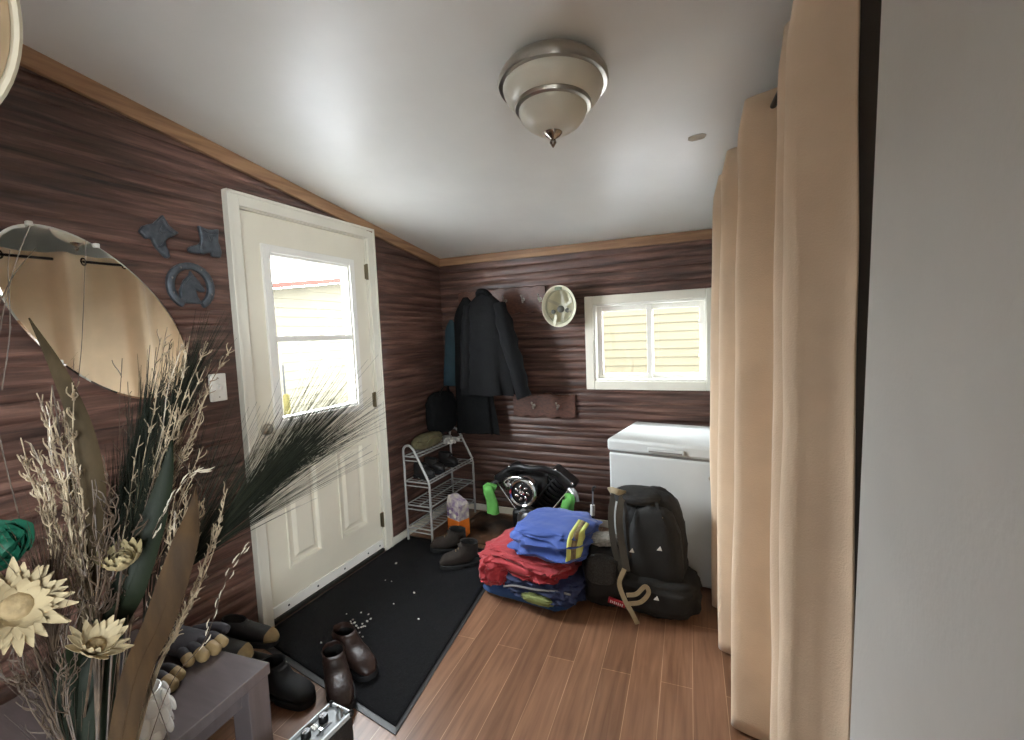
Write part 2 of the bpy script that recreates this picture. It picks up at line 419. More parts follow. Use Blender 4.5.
sw = MB(); sw.span((X1, sy0 + .004, 0.03), (X1 + 0.01, sy1 - .004, 0.085))
sw.build('sweep', VINYL, DR, smooth=False, bevel=0.003)
for y in (1.56, 1.75, 1.95, 2.15, 2.26):
    MB().lathe([(0.006, 0), (0.004, 0.003)], (X1 + 0.010, y, 0.055), (1, 0, 0), 10).build('sweep_screw', BLACKP, DR)
MB().span((XL - 0.14, 1.466, 0), (XL + 0.01, 2.302, 0.022)).build('threshold', mat('dark_aluminium', (52, 50, 46), 0.5, 0.6), DR, smooth=False, bevel=0.004)

# ---------------- window in the far wall (sliding, two sashes)
WN = thing('window_1', 'white sliding window with two sashes above the chest freezer', 'window', (-0.42, YF, 1.0)); WN['kind'] = 'structure'
def pict_x(m, xa, xb, za, zb, w, ya, yb):
    m.span((xa, ya, za), (xa + w, yb, zb)); m.span((xb - w, ya, za), (xb, yb, zb)); m.span((xa + w, ya, za), (xb - w, yb, za + w)); m.span((xa + w, ya, zb - w), (xb - w, yb, zb))
m = MB(); pict_x(m, -0.845, -0.005, 0.997, 1.647, 0.058, YF - 0.022, YF + 0.012); m.build('casing', WHITE, WN, smooth=False, bevel=0.004)
m = MB(); pict_x(m, -0.795, -0.045, 1.045, 1.600, 0.026, YF - 0.012, YF + 0.11); m.build('frame', VINYL, WN, smooth=False, bevel=0.003)
for xa, xb, yy in ((-0.769, -0.400, YF + 0.03), (-0.430, -0.071, YF + 0.06)):
    m = MB(); pict_x(m, xa, xb, 1.071, 1.574, 0.034, yy, yy + 0.028)
    s_ = m.build('sash', VINYL, WN, smooth=False, bevel=0.003)
    g_ = MB().span((xa + 0.03, yy + 0.012, 1.10), (xb - 0.03, yy + 0.016, 1.545)).build('pane', GLASS, WN, smooth=False)
for z in (1.22, 1.44):
    MB().span((-0.112, YF + 0.05, z - 0.012), (-0.104, YF + 0.062, z + 0.012)).build('latch', VINYL, WN, smooth=False)
# unseen window added in the right wall as fill for the near room
WN2 = thing('fill_window', 'added fill window in the right wall, out of view beside the viewer', 'window', (XR, -0.8, SZ0)); WN2['kind'] = 'structure'
m = MB(); picture(m, SY0 - .05, SY1 + .05, SZ0 - .05, SZ1 + .05, 0.06, XR - 0.02, XR + 0.1); m.build('frame', WHITE, WN2, smooth=False)
MB().span((XR + 0.06, SY0, SZ0), (XR + 0.065, SY1, SZ1)).build('pane', GLASS, WN2, smooth=False)

# ---------------- outside
SNOW = mat('trodden_snow', (236, 238, 242), 0.8, var=0.05, vscale=0.7, bump=0.3, bscale=2)
def ground(u, v):
    x = -16 + 30 * u; y = -9 + 26 * v
    return V((x, y, -0.35 + 0.06 * noise.noise(V((x * .6, y * .6, 0)))))
structure(MB().grid(ground, 40, 40).build('ground', SNOW))
def siding(mb, a, b, z0, z1f, pitch, out):
    """lapped boards along a->b ; z1f(t) = height of top edge"""
    a, b, out = V(a), V(b), V(out); zt = max(z1f(0), z1f(1)); z = z0
    while z < zt - 0.001:
        zz = min(z + pitch, zt); h0, h1 = z1f(0), z1f(1); up = V((0, 0, 1))
        tl = lambda zq: max(0.0, min(1.0, (zq - h0) / (h1 - h0))) if h1 > h0 else 0.0
        p, p2, q = a.lerp(b, tl(z)), a.lerp(b, tl(zz)), b
        A = [p + up * z + out * 0.018, p2 + up * zz + out * 0.003, p2 + up * zz - out * 0.05, p + up * z - out * 0.05]
        B = [q + up * z + out * 0.018, q + up * zz + out * 0.003, q + up * zz - out * 0.05, q + up * z - out * 0.05]
        mb.loft([A, B]); z += pitch
H1 = thing('neighbour_house', 'cream lap-sided house seen through the sliding window', 'house', (-1, 6.6, -0.35))
m = MB(); siding(m, (-2.7, 6.6, 0), (5, 6.6, 0), -0.4, lambda t: 5.4, 0.118, (0, -1, 0)); m.build('siding', siding_mat('cream_siding', (54, 50, 40)), H1, smooth=False)
H2 = thing('garage', 'white-sided building with red roof edge seen through the door glass', 'building', (-6.5, 5.5, -0.35))
m = MB(); siding(m, (-6.5, -1, 0), (-6.5, 12, 0), -0.4, lambda t: 1.36 + 1.95 * t, 0.15, (1, 0, 0)); m.build('siding', siding_mat('white_siding', (60, 57, 48)), H2, smooth=False)
m = MB(); za, zb = 1.34, 3.33
m.loft([[V((-6.2, -1.2, za + .02)), V((-6.2, -1.2, za + 0.09)), V((-6.7, -1.2, za + 0.09)), V((-6.7, -1.2, za + .02))], [V((-6.2, 12.2, zb + .02)), V((-6.2, 12.2, zb + 0.09)), V((-6.7, 12.2, zb + 0.09)), V((-6.7, 12.2, zb + .02))]])
m.build('fascia', mat('red_fascia', (54, 34, 30), 0.9, var=0.1, spec=0.0), H2, smooth=False)
for (y, x, h, rgb, nm, lb) in ((3.72, -4.6, 0.82, (50, 46, 26), 'yard_post', 'short yellowish post standing outside beyond the door glass'), (3.95, -4.9, 1.15, (34, 34, 33), 'yard_pole', 'thin grey pole standing outside beyond the door glass')):
    o = MB().tube([(x, y, -0.4), (x, y, h - .02), (x, y, h)], [0.035 if nm == 'yard_post' else 0.012] * 2 + [0.02 if nm == 'yard_post' else 0.008], 10).build(nm, mat(nm + '_paint', rgb, 0.9, var=0.1, spec=0.0))
    tag(o, lb, 'post')
# ================================================================ OBJECTS
# ---------------- ceiling light
CLX, CLY = -0.488, 1.495
cz = ceil_z(CLX, CLY)
ax = V((0.01, 0.05, 1)).normalized()
CL = thing('ceiling_light', 'brushed nickel flush ceiling light with two-tier frosted glass bowl and pointed finial', 'ceiling light', (CLX, CLY, cz))
o_ = V((CLX, CLY, cz + 0.012))
MB().lathe([(0.09, 0.0), (0.150, -0.012), (0.168, -0.03), (0.178, -0.046), (0.180, -0.058), (0.176, -0.070), (0.160, -0.072), (0.158, -0.06)], o_, ax, 56).build('canopy', NICKEL, CL)
MB().lathe([(0.160, -0.06), (0.164, -0.074), (0.160, -0.09), (0.150, -0.106), (0.136, -0.119), (0.122, -0.128), (0.110, -0.130)], o_, ax, 56).build('glass_bowl', FROST, CL)
MB().lathe([(0.108, -0.122), (0.122, -0.124), (0.126, -0.131), (0.123, -0.140), (0.112, -0.143), (0.108, -0.136)], o_, ax, 56).build('band', NICKEL, CL)
MB().lathe([(0.111, -0.136), (0.112, -0.150), (0.105, -0.168), (0.090, -0.186), (0.068, -0.202), (0.042, -0.213), (0.018, -0.218), (0.004, -0.219)], o_, ax, 48).build('glass_dome', FROST, CL)
MB().lathe([(0.034, -0.204), (0.033, -0.213), (0.024, -0.224), (0.012, -0.232), (0.007, -0.237), (0.011, -0.243), (0.011, -0.248), (0.006, -0.256), (0.001, -0.263)], o_, ax, 24).build('finial', mat('polished_nickel', (150, 142, 134), 0.2, 1.0), CL)

# ---------------- curtain on its rod
rodx = lambda y: 0.085 + 0.101 * (2.32 - y)
RODZ = 2.052
rd = thing('curtain_rod', 'dark metal curtain rod running under the ceiling through the cream curtain', 'curtain rod', (rodx(1.75), 1.75, RODZ))
MB().tube([(rodx(2.52), 2.52, RODZ), (rodx(1.15), 1.15, RODZ)], 0.0095, 14).build('rod', BLACKP, rd)
for y in (2.49, 1.22):
    m = MB(); zc = ceil_z(rodx(y), y)
    m.tube([(rodx(y), y, RODZ), (rodx(y), y, zc - 0.002)], 0.006, 8); m.lathe([(0.024, 0), (0.02, -0.006)], (rodx(y), y, zc), (0, 0, 1), 16); m.lathe([(0.014, -0.012), (0.014, 0.012)], (rodx(y), y, RODZ), (0.1, -1, 0), 14)
    m.build('bracket', BLACKP, rd)
CLOTH = mat('cream_curtain_cloth', (216, 192, 164), 0.85, var=0.05, vscale=6, bump=0.15, bscale=260, sheen=0.2)
ctl = [(2.455, 0.03), (2.43, -0.03), (2.40, -0.078), (2.376, -0.085), (2.358, -0.06), (2.335, -0.01), (2.30, 0.045), (2.22, 0.055), (2.14, 0.0), (2.10, -0.05), (2.075, -0.080), (2.05, -0.080), (2.035, -0.055), (2.02, -0.01), (2.0, 0.04), (1.93, 0.06), (1.84, 0.045), (1.75, -0.02),
       (1.69, -0.068), (1.665, -0.082), (1.645, -0.076), (1.630, -0.045), (1.615, 0.0), (1.585, 0.045), (1.50, 0.06), (1.42, 0.04), (1.345, -0.015), (1.315, -0.042), (1.295, -0.050), (1.275, -0.038), (1.260, -0.018), (1.240, -0.014), (1.215, -0.038), (1.195, -0.054), (1.175, -0.053), (1.160, -0.042), (1.152, -0.027), (1.142, -0.010), (1.130, 0.010), (1.114, 0.026), (1.095, 0.036)]
base = [V((rodx(y) + o, y, 0)) for y, o in ctl]
prof = spline(base, 5)
mid = [V((rodx(y), y, 0)) for y, o in ctl]; midl = spline(mid, 5)
nu, nv = len(prof), 46
def curt(u, v):
    i = int(round(u * (nu - 1))); p = prof[i]; q = midl[i]
    z = 0.014 + (2.098 - 0.014) * v
    k = 1.0 + 0.16 * (1 - v) + 0.16 * noise.noise(V((p.y * 2.0, z * 0.8, 1.7)))
    k *= (1 - 0.25 * max(0, (v - 0.95) / 0.05))
    off = (p - q) * k * 1.12
    dy = 0.03 * (1 - v) * noise.noise(V((p.y * 3.1, 5.0, z * 0.9)))
    zz = z + (0.012 * noise.noise(V((p.y * 9, 2, 2))) if v > 0.97 else 0)
    return V((q.x + off.x + 0.006 * noise.noise(V((p.y * 12, z * 3, 0))), p.y + dy, zz))
CU_ = thing('curtain', 'floor-length cream grommet curtain hanging in deep folds beside the freezer', 'curtain', (rodx(1.75), 1.75, 0))
MB().grid(curt, nu, nv).build('cloth', CLOTH, CU_, solid=0.003, angle=80)
# grommets where the folds cross the rod
for i in range(nu - 1):
    s0, s1 = (prof[i] - midl[i]).x, (prof[i + 1] - midl[i + 1]).x
    if s0 * s1 < 0 and prof[i].y > 1.2:
        c = V((rodx(prof[i].y), (prof[i].y + prof[i + 1].y) / 2, RODZ)); tn = (prof[i + 1] - prof[i]).normalized(); nn = V((-tn.y, tn.x, 0))
        s, u = frame(nn); m = MB()
        rings = []
        for k in range(25):
            a = 2 * PI * k / 24; d = s * math.cos(a) + u * math.sin(a)
            rings.append([c + d * (0.024 + 0.006 * math.cos(b)) + nn * 0.006 * math.sin(b) for b in [2 * PI * j / 8 for j in range(8)]])
        m.loft(rings, (False, False)); tag(m.build('grommet', mat('dark_bronze', (74, 68, 62), 0.25, 1.0), CU_), 'dark metal ring grommet')

# ---------------- oval wall mirror
mc = V((XL + 0.022, 0.9026, 1.516)); e1 = V((0, 0.618, -0.786)); e2 = V((0, 0.786, 0.618))
MI = thing('wall_mirror', 'frameless oval mirror hung aslant on the dark panelled wall', 'mirror', (XL, 0.9026, 1.516))
tilt = V((1, 0.0, -0.0)).normalized()
def oval(k, x): return [mc + e1 * (0.361 * k * math.cos(2 * PI * i / 96)) + e2 * (0.1965 * k * math.sin(2 * PI * i / 96)) + V((x, 0, 0)) for i in range(96)]
MIR = mat('silvered_glass', (246, 247, 240), 0.015, 1.0)
m = MB(); m.loft([oval(1.0, -0.004), oval(1.0, 0.001), oval(0.975, 0.004)], (True, True)); m.build('glass', MIR, MI, smooth=False)
for py, pz in ((0.748, 1.79), (0.765, 1.374), (0.90, 1.775), (1.06, 1.24)):
    d = V((0, py - mc.y, pz - mc.z)); a, b = d.dot(e1) / 0.361, d.dot(e2) / 0.1965; k = 1 / math.hypot(a, b); p = mc + d * k
    MB().box(p + V((0.003, 0, 0)), (0.018, 0.016, 0.016)).build('clip', mat('clear_plastic_clip', (210, 208, 200), 0.3), MI, bevel=0.003)

# ---------------- cream disc close at the ceiling (top left)
dc = at(-312, -95, 0.55); dn = (EYE - dc).normalized(); dn = (dn + V((0.25, 0.1, 0))).normalized(); s, u = frame(dn)
HD = thing('hanging_disc', 'round cream disc with pale rim hanging by the ceiling above the mirror', 'ornament', tuple(dc))
Rd = 0.289
m = MB(); m.lathe([(0.001, 0.012), (Rd * 0.5, 0.010), (Rd * 0.95, 0.004), (Rd * 0.95, -0.012), (0.001, -0.016)], dc, dn, 72); m.build('face', mat('cream_fabric', (150, 128, 98), 0.9, var=0.04), HD)
m = MB(); ring = []
for k in range(73):
    a = 2 * PI * k / 72; d = s * math.cos(a) + u * math.sin(a); ring.append([dc + d * (Rd - 0.006 + 0.008 * math.cos(b)) + dn * 0.012 * math.sin(b) for b in [2 * PI * j / 8 for j in range(8)]])
m.loft(ring, (False, False)); tag(m.build('rim', mat('pale_rim', (186, 176, 152), 0.6), HD), 'paler rim')
top = dc + u * Rd
MB().tube([top, V((top.x, top.y, ceil_z(top.x, top.y)))], 0.003, 6).build('cord', BLACKP, HD)

# ---------------- cast iron wall ornaments
def iron(name, label, pts, c, s, rot=0.0, extra=None, flip=1):
    t = thing(name, label, 'wall ornament', (XL, c[0], c[1]), 'iron ornaments on the wall')
    m = MB(); ca, sa = math.cos(rot), math.sin(rot)
    P = [((x * ca - y * sa) * s, (x * sa + y * ca) * s) for x, y in pts]
    m.prism(P, (XL - 0.004, c[0], c[1]), (0, flip, 0), (0, 0, 1), (1, 0, 0), 0.02)
    m.build('plate', IRON, t, bevel=0.006, smooth=True, angle=30)
    for q in (extra or []):
        Q = [V((XL + 0.018, c[0] + flip * (x * ca - y * sa) * s, c[1] + (x * sa + y * ca) * s)) for x, y in q]
        MB().tube(spline(Q, 4), 0.0045, 6).build('relief', IRON, t)
    
    return t
boot = [(-0.36, 0.52), (-0.15, 0.46), (0.0, 0.43), (0.15, 0.46), (0.34, 0.52), (0.32, 0.3), (0.28, 0.1), (0.30, -0.05), (0.42, -0.15), (0.60, -0.22), (0.74, -0.31), (0.76, -0.40), (0.68, -0.46), (0.45, -0.46), (0.2, -0.44), (0.05, -0.37), (-0.02, -0.37), (-0.05, -0.5), (-0.34, -0.5), (-0.40, -0.3), (-0.36, -0.1), (-0.30, 0.05), (-0.33, 0.3)]
brel = [[(-0.26, 0.36), (0.0, 0.3), (0.24, 0.38)], [(-0.1, 0.2), (0.0, 0.0), (0.1, 0.2)], [(0.3, -0.14), (0.34, -0.3), (0.3, -0.42)]]
iron('boot_ornament', 'cast iron cowboy boot ornament tipped toe down, further from the door casing', boot, (1.118, 1.868), 0.120, rot=-0.85, extra=brel, flip=1)
iron('boot_ornament', 'upright cast iron cowboy boot ornament beside the door casing', boot, (1.315, 1.862), 0.125, rot=0.0, extra=brel, flip=-1)
HS = thing('horseshoe_ornament', 'cast iron horseshoe ornament with a horse head inside, hung below the boots', 'wall ornament', (XL, 1.222, 1.655), 'iron ornaments on the wall')
m = MB(); rings = []
for k in range(33):
    a = math.radians(-62 + 304 * k / 32); c = V((XL + 0.006, 1.222 + 0.082 * math.cos(a), 1.662 + 0.086 * math.sin(a))); d = V((0, math.cos(a), math.sin(a)))
    rings.append([c + d * dx * 0.014 + V((dz, 0, 0)) for dx, dz in ((-1, -0.008), (1, -0.008), (1, 0.008), (0.4, 0.013), (-0.4, 0.013), (-1, 0.008))])
m.loft(rings); m.build('horseshoe', IRON, HS, bevel=0.0015)
hh = [(-0.045, -0.07), (-0.05, -0.02), (-0.03, 0.025), (-0.005, 0.05), (0.0, 0.07), (0.012, 0.052), (0.03, 0.03), (0.055, -0.005), (0.05, -0.02), (0.035, -0.018), (0.015, -0.008), (0.022, -0.04), (0.04, -0.07)]
MB().prism(hh, (XL - 0.002, 1.222, 1.66), (0, 1, 0), (0, 0, 1), (1, 0, 0), 0.016).build('horse_head', IRON, HS, bevel=0.005, angle=30)
m = MB()
m.tube(spline([V((XL + .014, 1.222 + a, 1.66 + b)) for a, b in ((-.046, -.05), (-.04, 0), (-.02, .03), (0, .05))], 4), 0.006, 6); m.tube(spline([V((XL + .014, 1.222 + a, 1.66 + b)) for a, b in ((.05, -.012), (.02, .02), (.0, .03))], 4), 0.003, 6)
m.build('mane', IRON, HS)
for a in (20, 60, 120, 160, 200, -20):
    r_ = math.radians(a); MB().lathe([(0.005, 0), (0.003, 0.004)], (XL + 0.018, 1.222 + 0.082 * math.cos(r_), 1.662 + 0.086 * math.sin(r_)), (1, 0, 0), 8).build('nail_head', STEEL, HS)
# ---------------- light switch
SWT = thing('light_switch', 'white toggle light switch plate on the dark wall beside the door casing', 'light switch', (XL, 1.297, 1.222))
MB().span((XL - 0.006, 1.262, 1.162), (XL + 0.012, 1.333, 1.284)).build('plate', VINYL, SWT, bevel=0.004)
MB().box((XL + 0.016, 1.297, 1.225), (0.02, 0.011, 0.022), Matrix.Rotation(0.35, 3, 'Y')).build('toggle', VINYL, SWT, bevel=0.002)
for dz in (-0.042, 0.042): MB().lathe([(0.0035, 0), (0.002, 0.0015)], (XL + 0.012, 1.297, 1.222 + dz), (1, 0, 0), 8).build('screw', NICKEL, SWT)

# ---------------- coat racks
BOARD = mat('red_brown_rack_board', (98, 62, 48), 0.45, vscale=3, stretch=(14, 1, 30), rgb2=(74, 44, 34))
def coat_rack(label, xa, xb, za, zb, hooks, top_scallop):
    t = thing('coat_rack', label, 'coat rack', ((xa + xb) / 2, YF, za), 'scalloped coat rack boards on the far wall')
    n = max(2, int((xb - xa) / 0.1)); w = (xb - xa) / n; lo = []; hi = []
    for i in range(n):
        for k in range(8):
            u = k / 8; lo.append((xa + (i + u) * w, za - 0.014 * math.sin(PI * u) + 0.006))
            hi.append((xa + (i + u) * w, zb + (0.010 * math.sin(PI * u) if top_scallop else (0.012 if 2 < i + u < 2.6 else 0))))
    lo.append((xb, za + 0.006)); hi.append((xb, zb))
    MB().prism(lo + hi[::-1], (0, YF - 0.022, 0), (1, 0, 0), (0, 0, 1), (0, 1, 0), 0.024).build('board', BOARD, t, bevel=0.003, angle=30)
    for x, z in hooks:
        m = MB(); y = YF - 0.022
        m.lathe([(0.012, 0), (0.012, -0.004)], (x, y, z), (0, 1, 0), 12)
        m.tube(spline([V((x, y, z)), V((x, y - 0.03, z + 0.004)), V((x, y - 0.045, z + 0.022))], 5), 0.0045, 8); m.ball((x, y - 0.046, z + 0.026), 0.008, 10, 6)
        m.tube(spline([V((x, y, z - 0.006)), V((x, y - 0.016, z - 0.022)), V((x, y - 0.028, z - 0.02)), V((x, y - 0.03, z - 0.008))], 5), 0.004, 8); m.ball((x, y - 0.03, z - 0.006), 0.006, 10, 6)
        m.build('hook', NICKEL, t)
    return t
coat_rack('long red-brown scalloped coat rack board below the ceiling trim, hung with coats and a hat', -1.86, -1.13, 1.565, 1.745, [(-1.75, 1.66), (-1.6, 1.66), (-1.447, 1.66), (-1.302, 1.66), (-1.168, 1.655)], True)
coat_rack('short empty red-brown coat rack board low on the wall beside the freezer', -1.42, -0.932, 0.79, 0.955, [(-1.25, 0.872), (-1.06, 0.872)], False)

# ---------------- coats
def coat(name, label, cat, m_, cx, cy, ztop, zhem, wsh, whem, dep, lean=0.0, sleeves=(), seed=0, folds=9, collar=True):
    t = thing(name, label, cat, (cx, cy, zhem))
    n = 40; rings = []
    for i in range(22):
        v = i / 21; z = ztop + (zhem - ztop) * v
        if v < 0.18: k = v / 0.18; w = wsh * (0.16 + 0.84 * math.sin(k * PI / 2))
        else: k = (v - 0.18) / 0.82; w = wsh + (whem - wsh) * k
        d = dep * (0.45 + 0.55 * min(1, v / 0.25))
        x = cx + lean * v; ring = []
        for j in range(n):
            a = 2 * PI * j / n
            f = 1 + 0.13 * v * math.sin(folds * a + 2.2 * noise.noise(V((seed, z * 2, a)))) + 0.07 * noise.noise(V((math.cos(a) * 2 + seed, math.sin(a) * 2, z * 4)))
            px = math.copysign(abs(math.cos(a)) ** 0.8, math.cos(a)); py = math.copysign(abs(math.sin(a)) ** 0.9, math.sin(a))
            ring.append(V((x + w * px * f, min(cy + d * py * f, YF - 0.03), z + 0.02 * noise.noise(V((a * 2, seed, 1))) * v)))
        rings.append(ring)
    MB().loft(rings).build('coat_body', m_, t, angle=70)
    for (sx, ang, L, r) in sleeves:
        m = MB(); p0 = V((cx + sx * wsh * 0.8, cy - 0.01, ztop - 0.09)); d = V((math.sin(ang) * sx, -0.05, -math.cos(ang)))
        path = [p0 + d * (L * k / 10) + V((0.012 * noise.noise(V((k * .7, seed, 3))), 0, 0)) for k in range(11)]
        m.tube(path, lambda u: r * (0.75 + 0.4 * math.sin(min(1, u * 3) * PI / 2)) * (1 - 0.22 * u) * (1 + 0.12 * math.sin(u * 31 + seed)), 16)
        m.build('sleeve', m_, t, angle=70)
    if collar:
        m = MB(); m.tube(spline([V((cx - wsh * .3, cy, ztop - .03)), V((cx - wsh * .15, cy - dep * .5, ztop - 0.0)), V((cx + wsh * .15, cy - dep * .5, ztop - 0.0)), V((cx + wsh * .3, cy, ztop - .03))], 5), 0.022, 8); m.build('collar', m_, t)
    return t
BLKC = mat('black_coat_cloth', (14, 14, 15), 0.9, var=0.15, vscale=14, bump=0.2, bscale=80, spec=0.15)
TEAL = mat('teal_jacket_cloth', (38, 62, 72), 0.75, var=0.1, vscale=10, bump=0.15, bscale=60)
GRYC = mat('charcoal_fleece', (22, 23, 24), 0.95, var=0.12, vscale=20, bump=0.3, bscale=120, spec=0.15)
coat('coat', 'long black coat nearest the hat, its sleeve hanging towards the window', 'coat', BLKC, -1.52, 2.92, 1.715, 0.98, 0.15, 0.215, 0.07, sleeves=((1, 0.27, 0.68, 0.058), (-1, 0.06, 0.60, 0.052)), seed=1)
coat('coat', 'charcoal coat with the lowest hem, in the corner beside the long black coat', 'coat', GRYC, -1.74, 3.035, 1.70, 0.66, 0.12, 0.165, 0.034, lean=0.05, seed=9, folds=6, collar=False)
coat('jacket', 'teal jacket hanging behind the dark coats, nearest the corner', 'jacket', TEAL, -1.915, 3.095, 1.54, 1.02, 0.06, 0.092, 0.018, seed=5, folds=7, collar=False)

# ---------------- white hard hat hung open-side out
HATW = mat('hard_hat_white', (224, 220, 198), 0.4, var=0.05, vscale=20)
hc = V((-0.985, YF - 0.12, 1.585))
HH = thing('hard_hat', 'white hard hat hung open side out on the wall hook beside the window', 'hard hat', (hc.x, hc.y, 1.45))
m = MB(); rings = []
def hat_ring(k, y, n=40): return [V((hc.x + 0.122 * k * math.cos(2 * PI * i / n), y, hc.z + 0.142 * k * math.sin(2 * PI * i / n))) for i in range(n)]
m.loft([hat_ring(0.05, hc.y + 0.092), hat_ring(0.45, hc.y + 0.086), hat_ring(0.72, hc.y + 0.062), hat_ring(0.86, hc.y + 0.02), hat_ring(0.88, hc.y - 0.03), hat_ring(1.0, hc.y - 0.045), hat_ring(1.0, hc.y - 0.05), hat_ring(0.86, hc.y - 0.04),
        hat_ring(0.83, hc.y + 0.018), hat_ring(0.69, hc.y + 0.056), hat_ring(0.43, hc.y + 0.079), hat_ring(0.05, hc.y + 0.085)], (True, True))
m.build('shell', HATW, HH, angle=60)
m = MB(); r_ = []
for i in range(49):
    a = 2 * PI * i / 48; c = V((hc.x + 0.098 * math.cos(a), 0, hc.z + 0.112 * math.sin(a))); d = V((math.cos(a), 0, math.sin(a)))
    r_.append([c + V((0, hc.y - 0.035, 0)), c + V((0, hc.y - 0.005, 0)), c + d * 0.004 + V((0, hc.y - 0.005, 0)), c + d * 0.004 + V((0, hc.y - 0.035, 0))])
m.loft(r_, (False, False)); m.build('headband', mat('hat_band_grey', (176, 174, 150), 0.6), HH)
STRAP = mat('hat_webbing', (205, 202, 186), 0.8)
for a in (0.45, 1.57, 2.7):
    m = MB(); d = V((math.cos(a) * 0.098, 0, math.sin(a) * 0.112)); path = [hc + d * math.cos(t) + V((0, -0.012 + 0.07 * math.sin(t), 0)) for t in [PI * k / 12 for k in range(13)]]
    side = V((-math.sin(a), 0, math.cos(a))) * 0.010
    m.loft([[p - side, p + side, p + side + V((0, -.002, 0)), p - side + V((0, -.002, 0))] for p in path]); m.build('strap', STRAP, HH, smooth=False)
m = MB(); m.lathe([(0.024, 0), (0.024, -0.012), (0.018, -0.016), (0.004, -0.016)], (hc.x + 0.012, hc.y - 0.032, hc.z - 0.02), (0, 1, 0), 20); m.build('ratchet_knob', mat('hat_dark_plastic', (70, 70, 62), 0.5), HH)
for dx, dz in ((-0.045, -0.035), (0.055, -0.03)): MB().lathe([(0.016, 0), (0.014, -0.008)], (hc.x + dx, hc.y - 0.03, hc.z + dz), (0, 1, 0), 14).build('pad', mat('hat_dark_plastic', (70, 70, 62), 0.5), HH)
MB().box((hc.x + 0.0, hc.y - 0.044, hc.z + 0.122), (0.05, 0.003, 0.022)).build('label', mat('hat_label', (72, 88, 66), 0.6, rgb2=(120, 130, 100), vscale=120), HH)
MB().box((hc.x - 0.028, hc.y - 0.046, hc.z - 0.09), (0.018, 0.004, 0.07), Matrix.Rotation(0.2, 3, 'Y')).build('chin_strap', STRAP, HH)

m = MB(); m.tube(spline([(-1.165, YF - .072, 1.668), (-1.172, YF - .06, 1.655), (-1.15, YF - .085, 1.635), (-1.115, YF - .13, 1.63), (-1.09, YF - .15, 1.62)], 5), 0.004, 6, flat=.5); m.build('hanging_strap', STRAP, HH)
# ---------------- chest freezer
FZ = thing('chest_freezer', 'white chest freezer standing under the sliding window', 'freezer', (-0.08, 2.79, 0))
T = TR((-0.586, 2.575, 0), -0.135)
FRW = mat('freezer_white_enamel', (198, 200, 198), 0.55, var=0.02, spec=0.12)
Lf, Df, Hf = 0.99, 0.55, 0.785
m = MB(T); m.span((0.008, 0.01, 0.02), (Lf - .008, Df - .0, 0.705)); m.build('cabinet', FRW, FZ, bevel=0.012)
m = MB(T); m.span((0, 0, 0.715), (Lf, Df + 0.005, Hf)); m.build('lid', FRW, FZ, bevel=0.016)
m = MB(T); m.span((0.014, 0.014, 0.704), (Lf - .014, Df - .01, 0.716)); m.build('seal', mat('grey_seal', (120, 118, 114), 0.7), FZ, smooth=False)
m = MB(T); m.span((0.235, -0.014, 0.728), (0.43, 0.004, 0.758)); m.build('handle', FRW, FZ, bevel=0.006)
m = MB(T); m.span((0.245, -0.0155, 0.7335), (0.42, -0.012, 0.742)); m.build('handle_groove', mat('grey_seal', (120, 118, 114), 0.7), FZ, smooth=False)
m = MB(T); m.lathe([(0.012, 0), (0.010, -0.004)], (0.555, 0.01, 0.62), (0, 1, 0), 16); m.build('lock', NICKEL, FZ)
for x, y in ((0.06, 0.06), (Lf - .06, 0.06), (0.06, Df - .06), (Lf - .06, Df - .06)):
    m = MB(T); m.lathe([(0.025, 0), (0.02, 0.022)], (x, y, 0), (0, 0, 1), 12); m.build('foot', DARKR, FZ)
# ---------------- entrance mat
MATB = mat('charcoal_mat_pile', (19, 19, 21), 0.95, var=0.3, vscale=120, bump=0.6, bscale=300, spec=0.2)
MT = thing('door_mat', 'large black entrance mat with rubber border in front of the white door', 'door mat', (-1.55, 1.95, 0))
qa, qb, qc, qd = V((-1.05, 1.185, 0)), V((-1.235, 2.55, 0)), V((-1.985, 2.55, 0)), V((-1.91, 1.30, 0))
qc = V((-2.018, 2.55, 0)); qd = V((-2.016, 1.345, 0))
def inset(P, k):
    c = sum(P, V()) / 4; return [c + (p - c) * (1 - k / (p - c).length) for p in P]
P0 = [qa, qb, qc, qd]; P1 = inset(P0, 0.035)
m = MB(); m.loft([[p + V((0, 0, 0.0005)) for p in P0], [p + V((0, 0, 0.004)) for p in P0], [p + V((0, 0, 0.007)) for p in P1]]); m.build('border', mat('mat_rubber_edge', (52, 52, 52), 0.5, var=0.1, vscale=20), MT, smooth=False)
P2 = inset(P0, 0.03)
def pile(u, v):
    p = (P2[0].lerp(P2[3], u)).lerp(P2[1].lerp(P2[2], u), v)
    return p + V((0, 0, 0.010 + 0.0015 * noise.noise(p * 9)))
m = MB(); m.grid(pile, 40, 60); m.build('pile', MATB, MT, solid=0.004)
gr = MB(); rng = random.Random(8)
for _ in range(30):
    if rng.random() < 0.75: x, y = rng.gauss(-1.62, 0.05), rng.gauss(1.60, 0.09)
    else: x, y = rng.uniform(-1.85, -1.2), rng.uniform(1.3, 2.2)
    s_ = rng.uniform(0.003, 0.008); gr.ball((x, y, 0.0135 + s_ * .4), (s_, s_ * rng.uniform(.6, 1.4), s_ * .6), 6, 4)
tag(gr.build('grit', mat('pale_grit', (200, 198, 190), 0.8, var=0.1)), 'scattered white bits of salt and grit on the black mat', 'grit', kind='stuff')
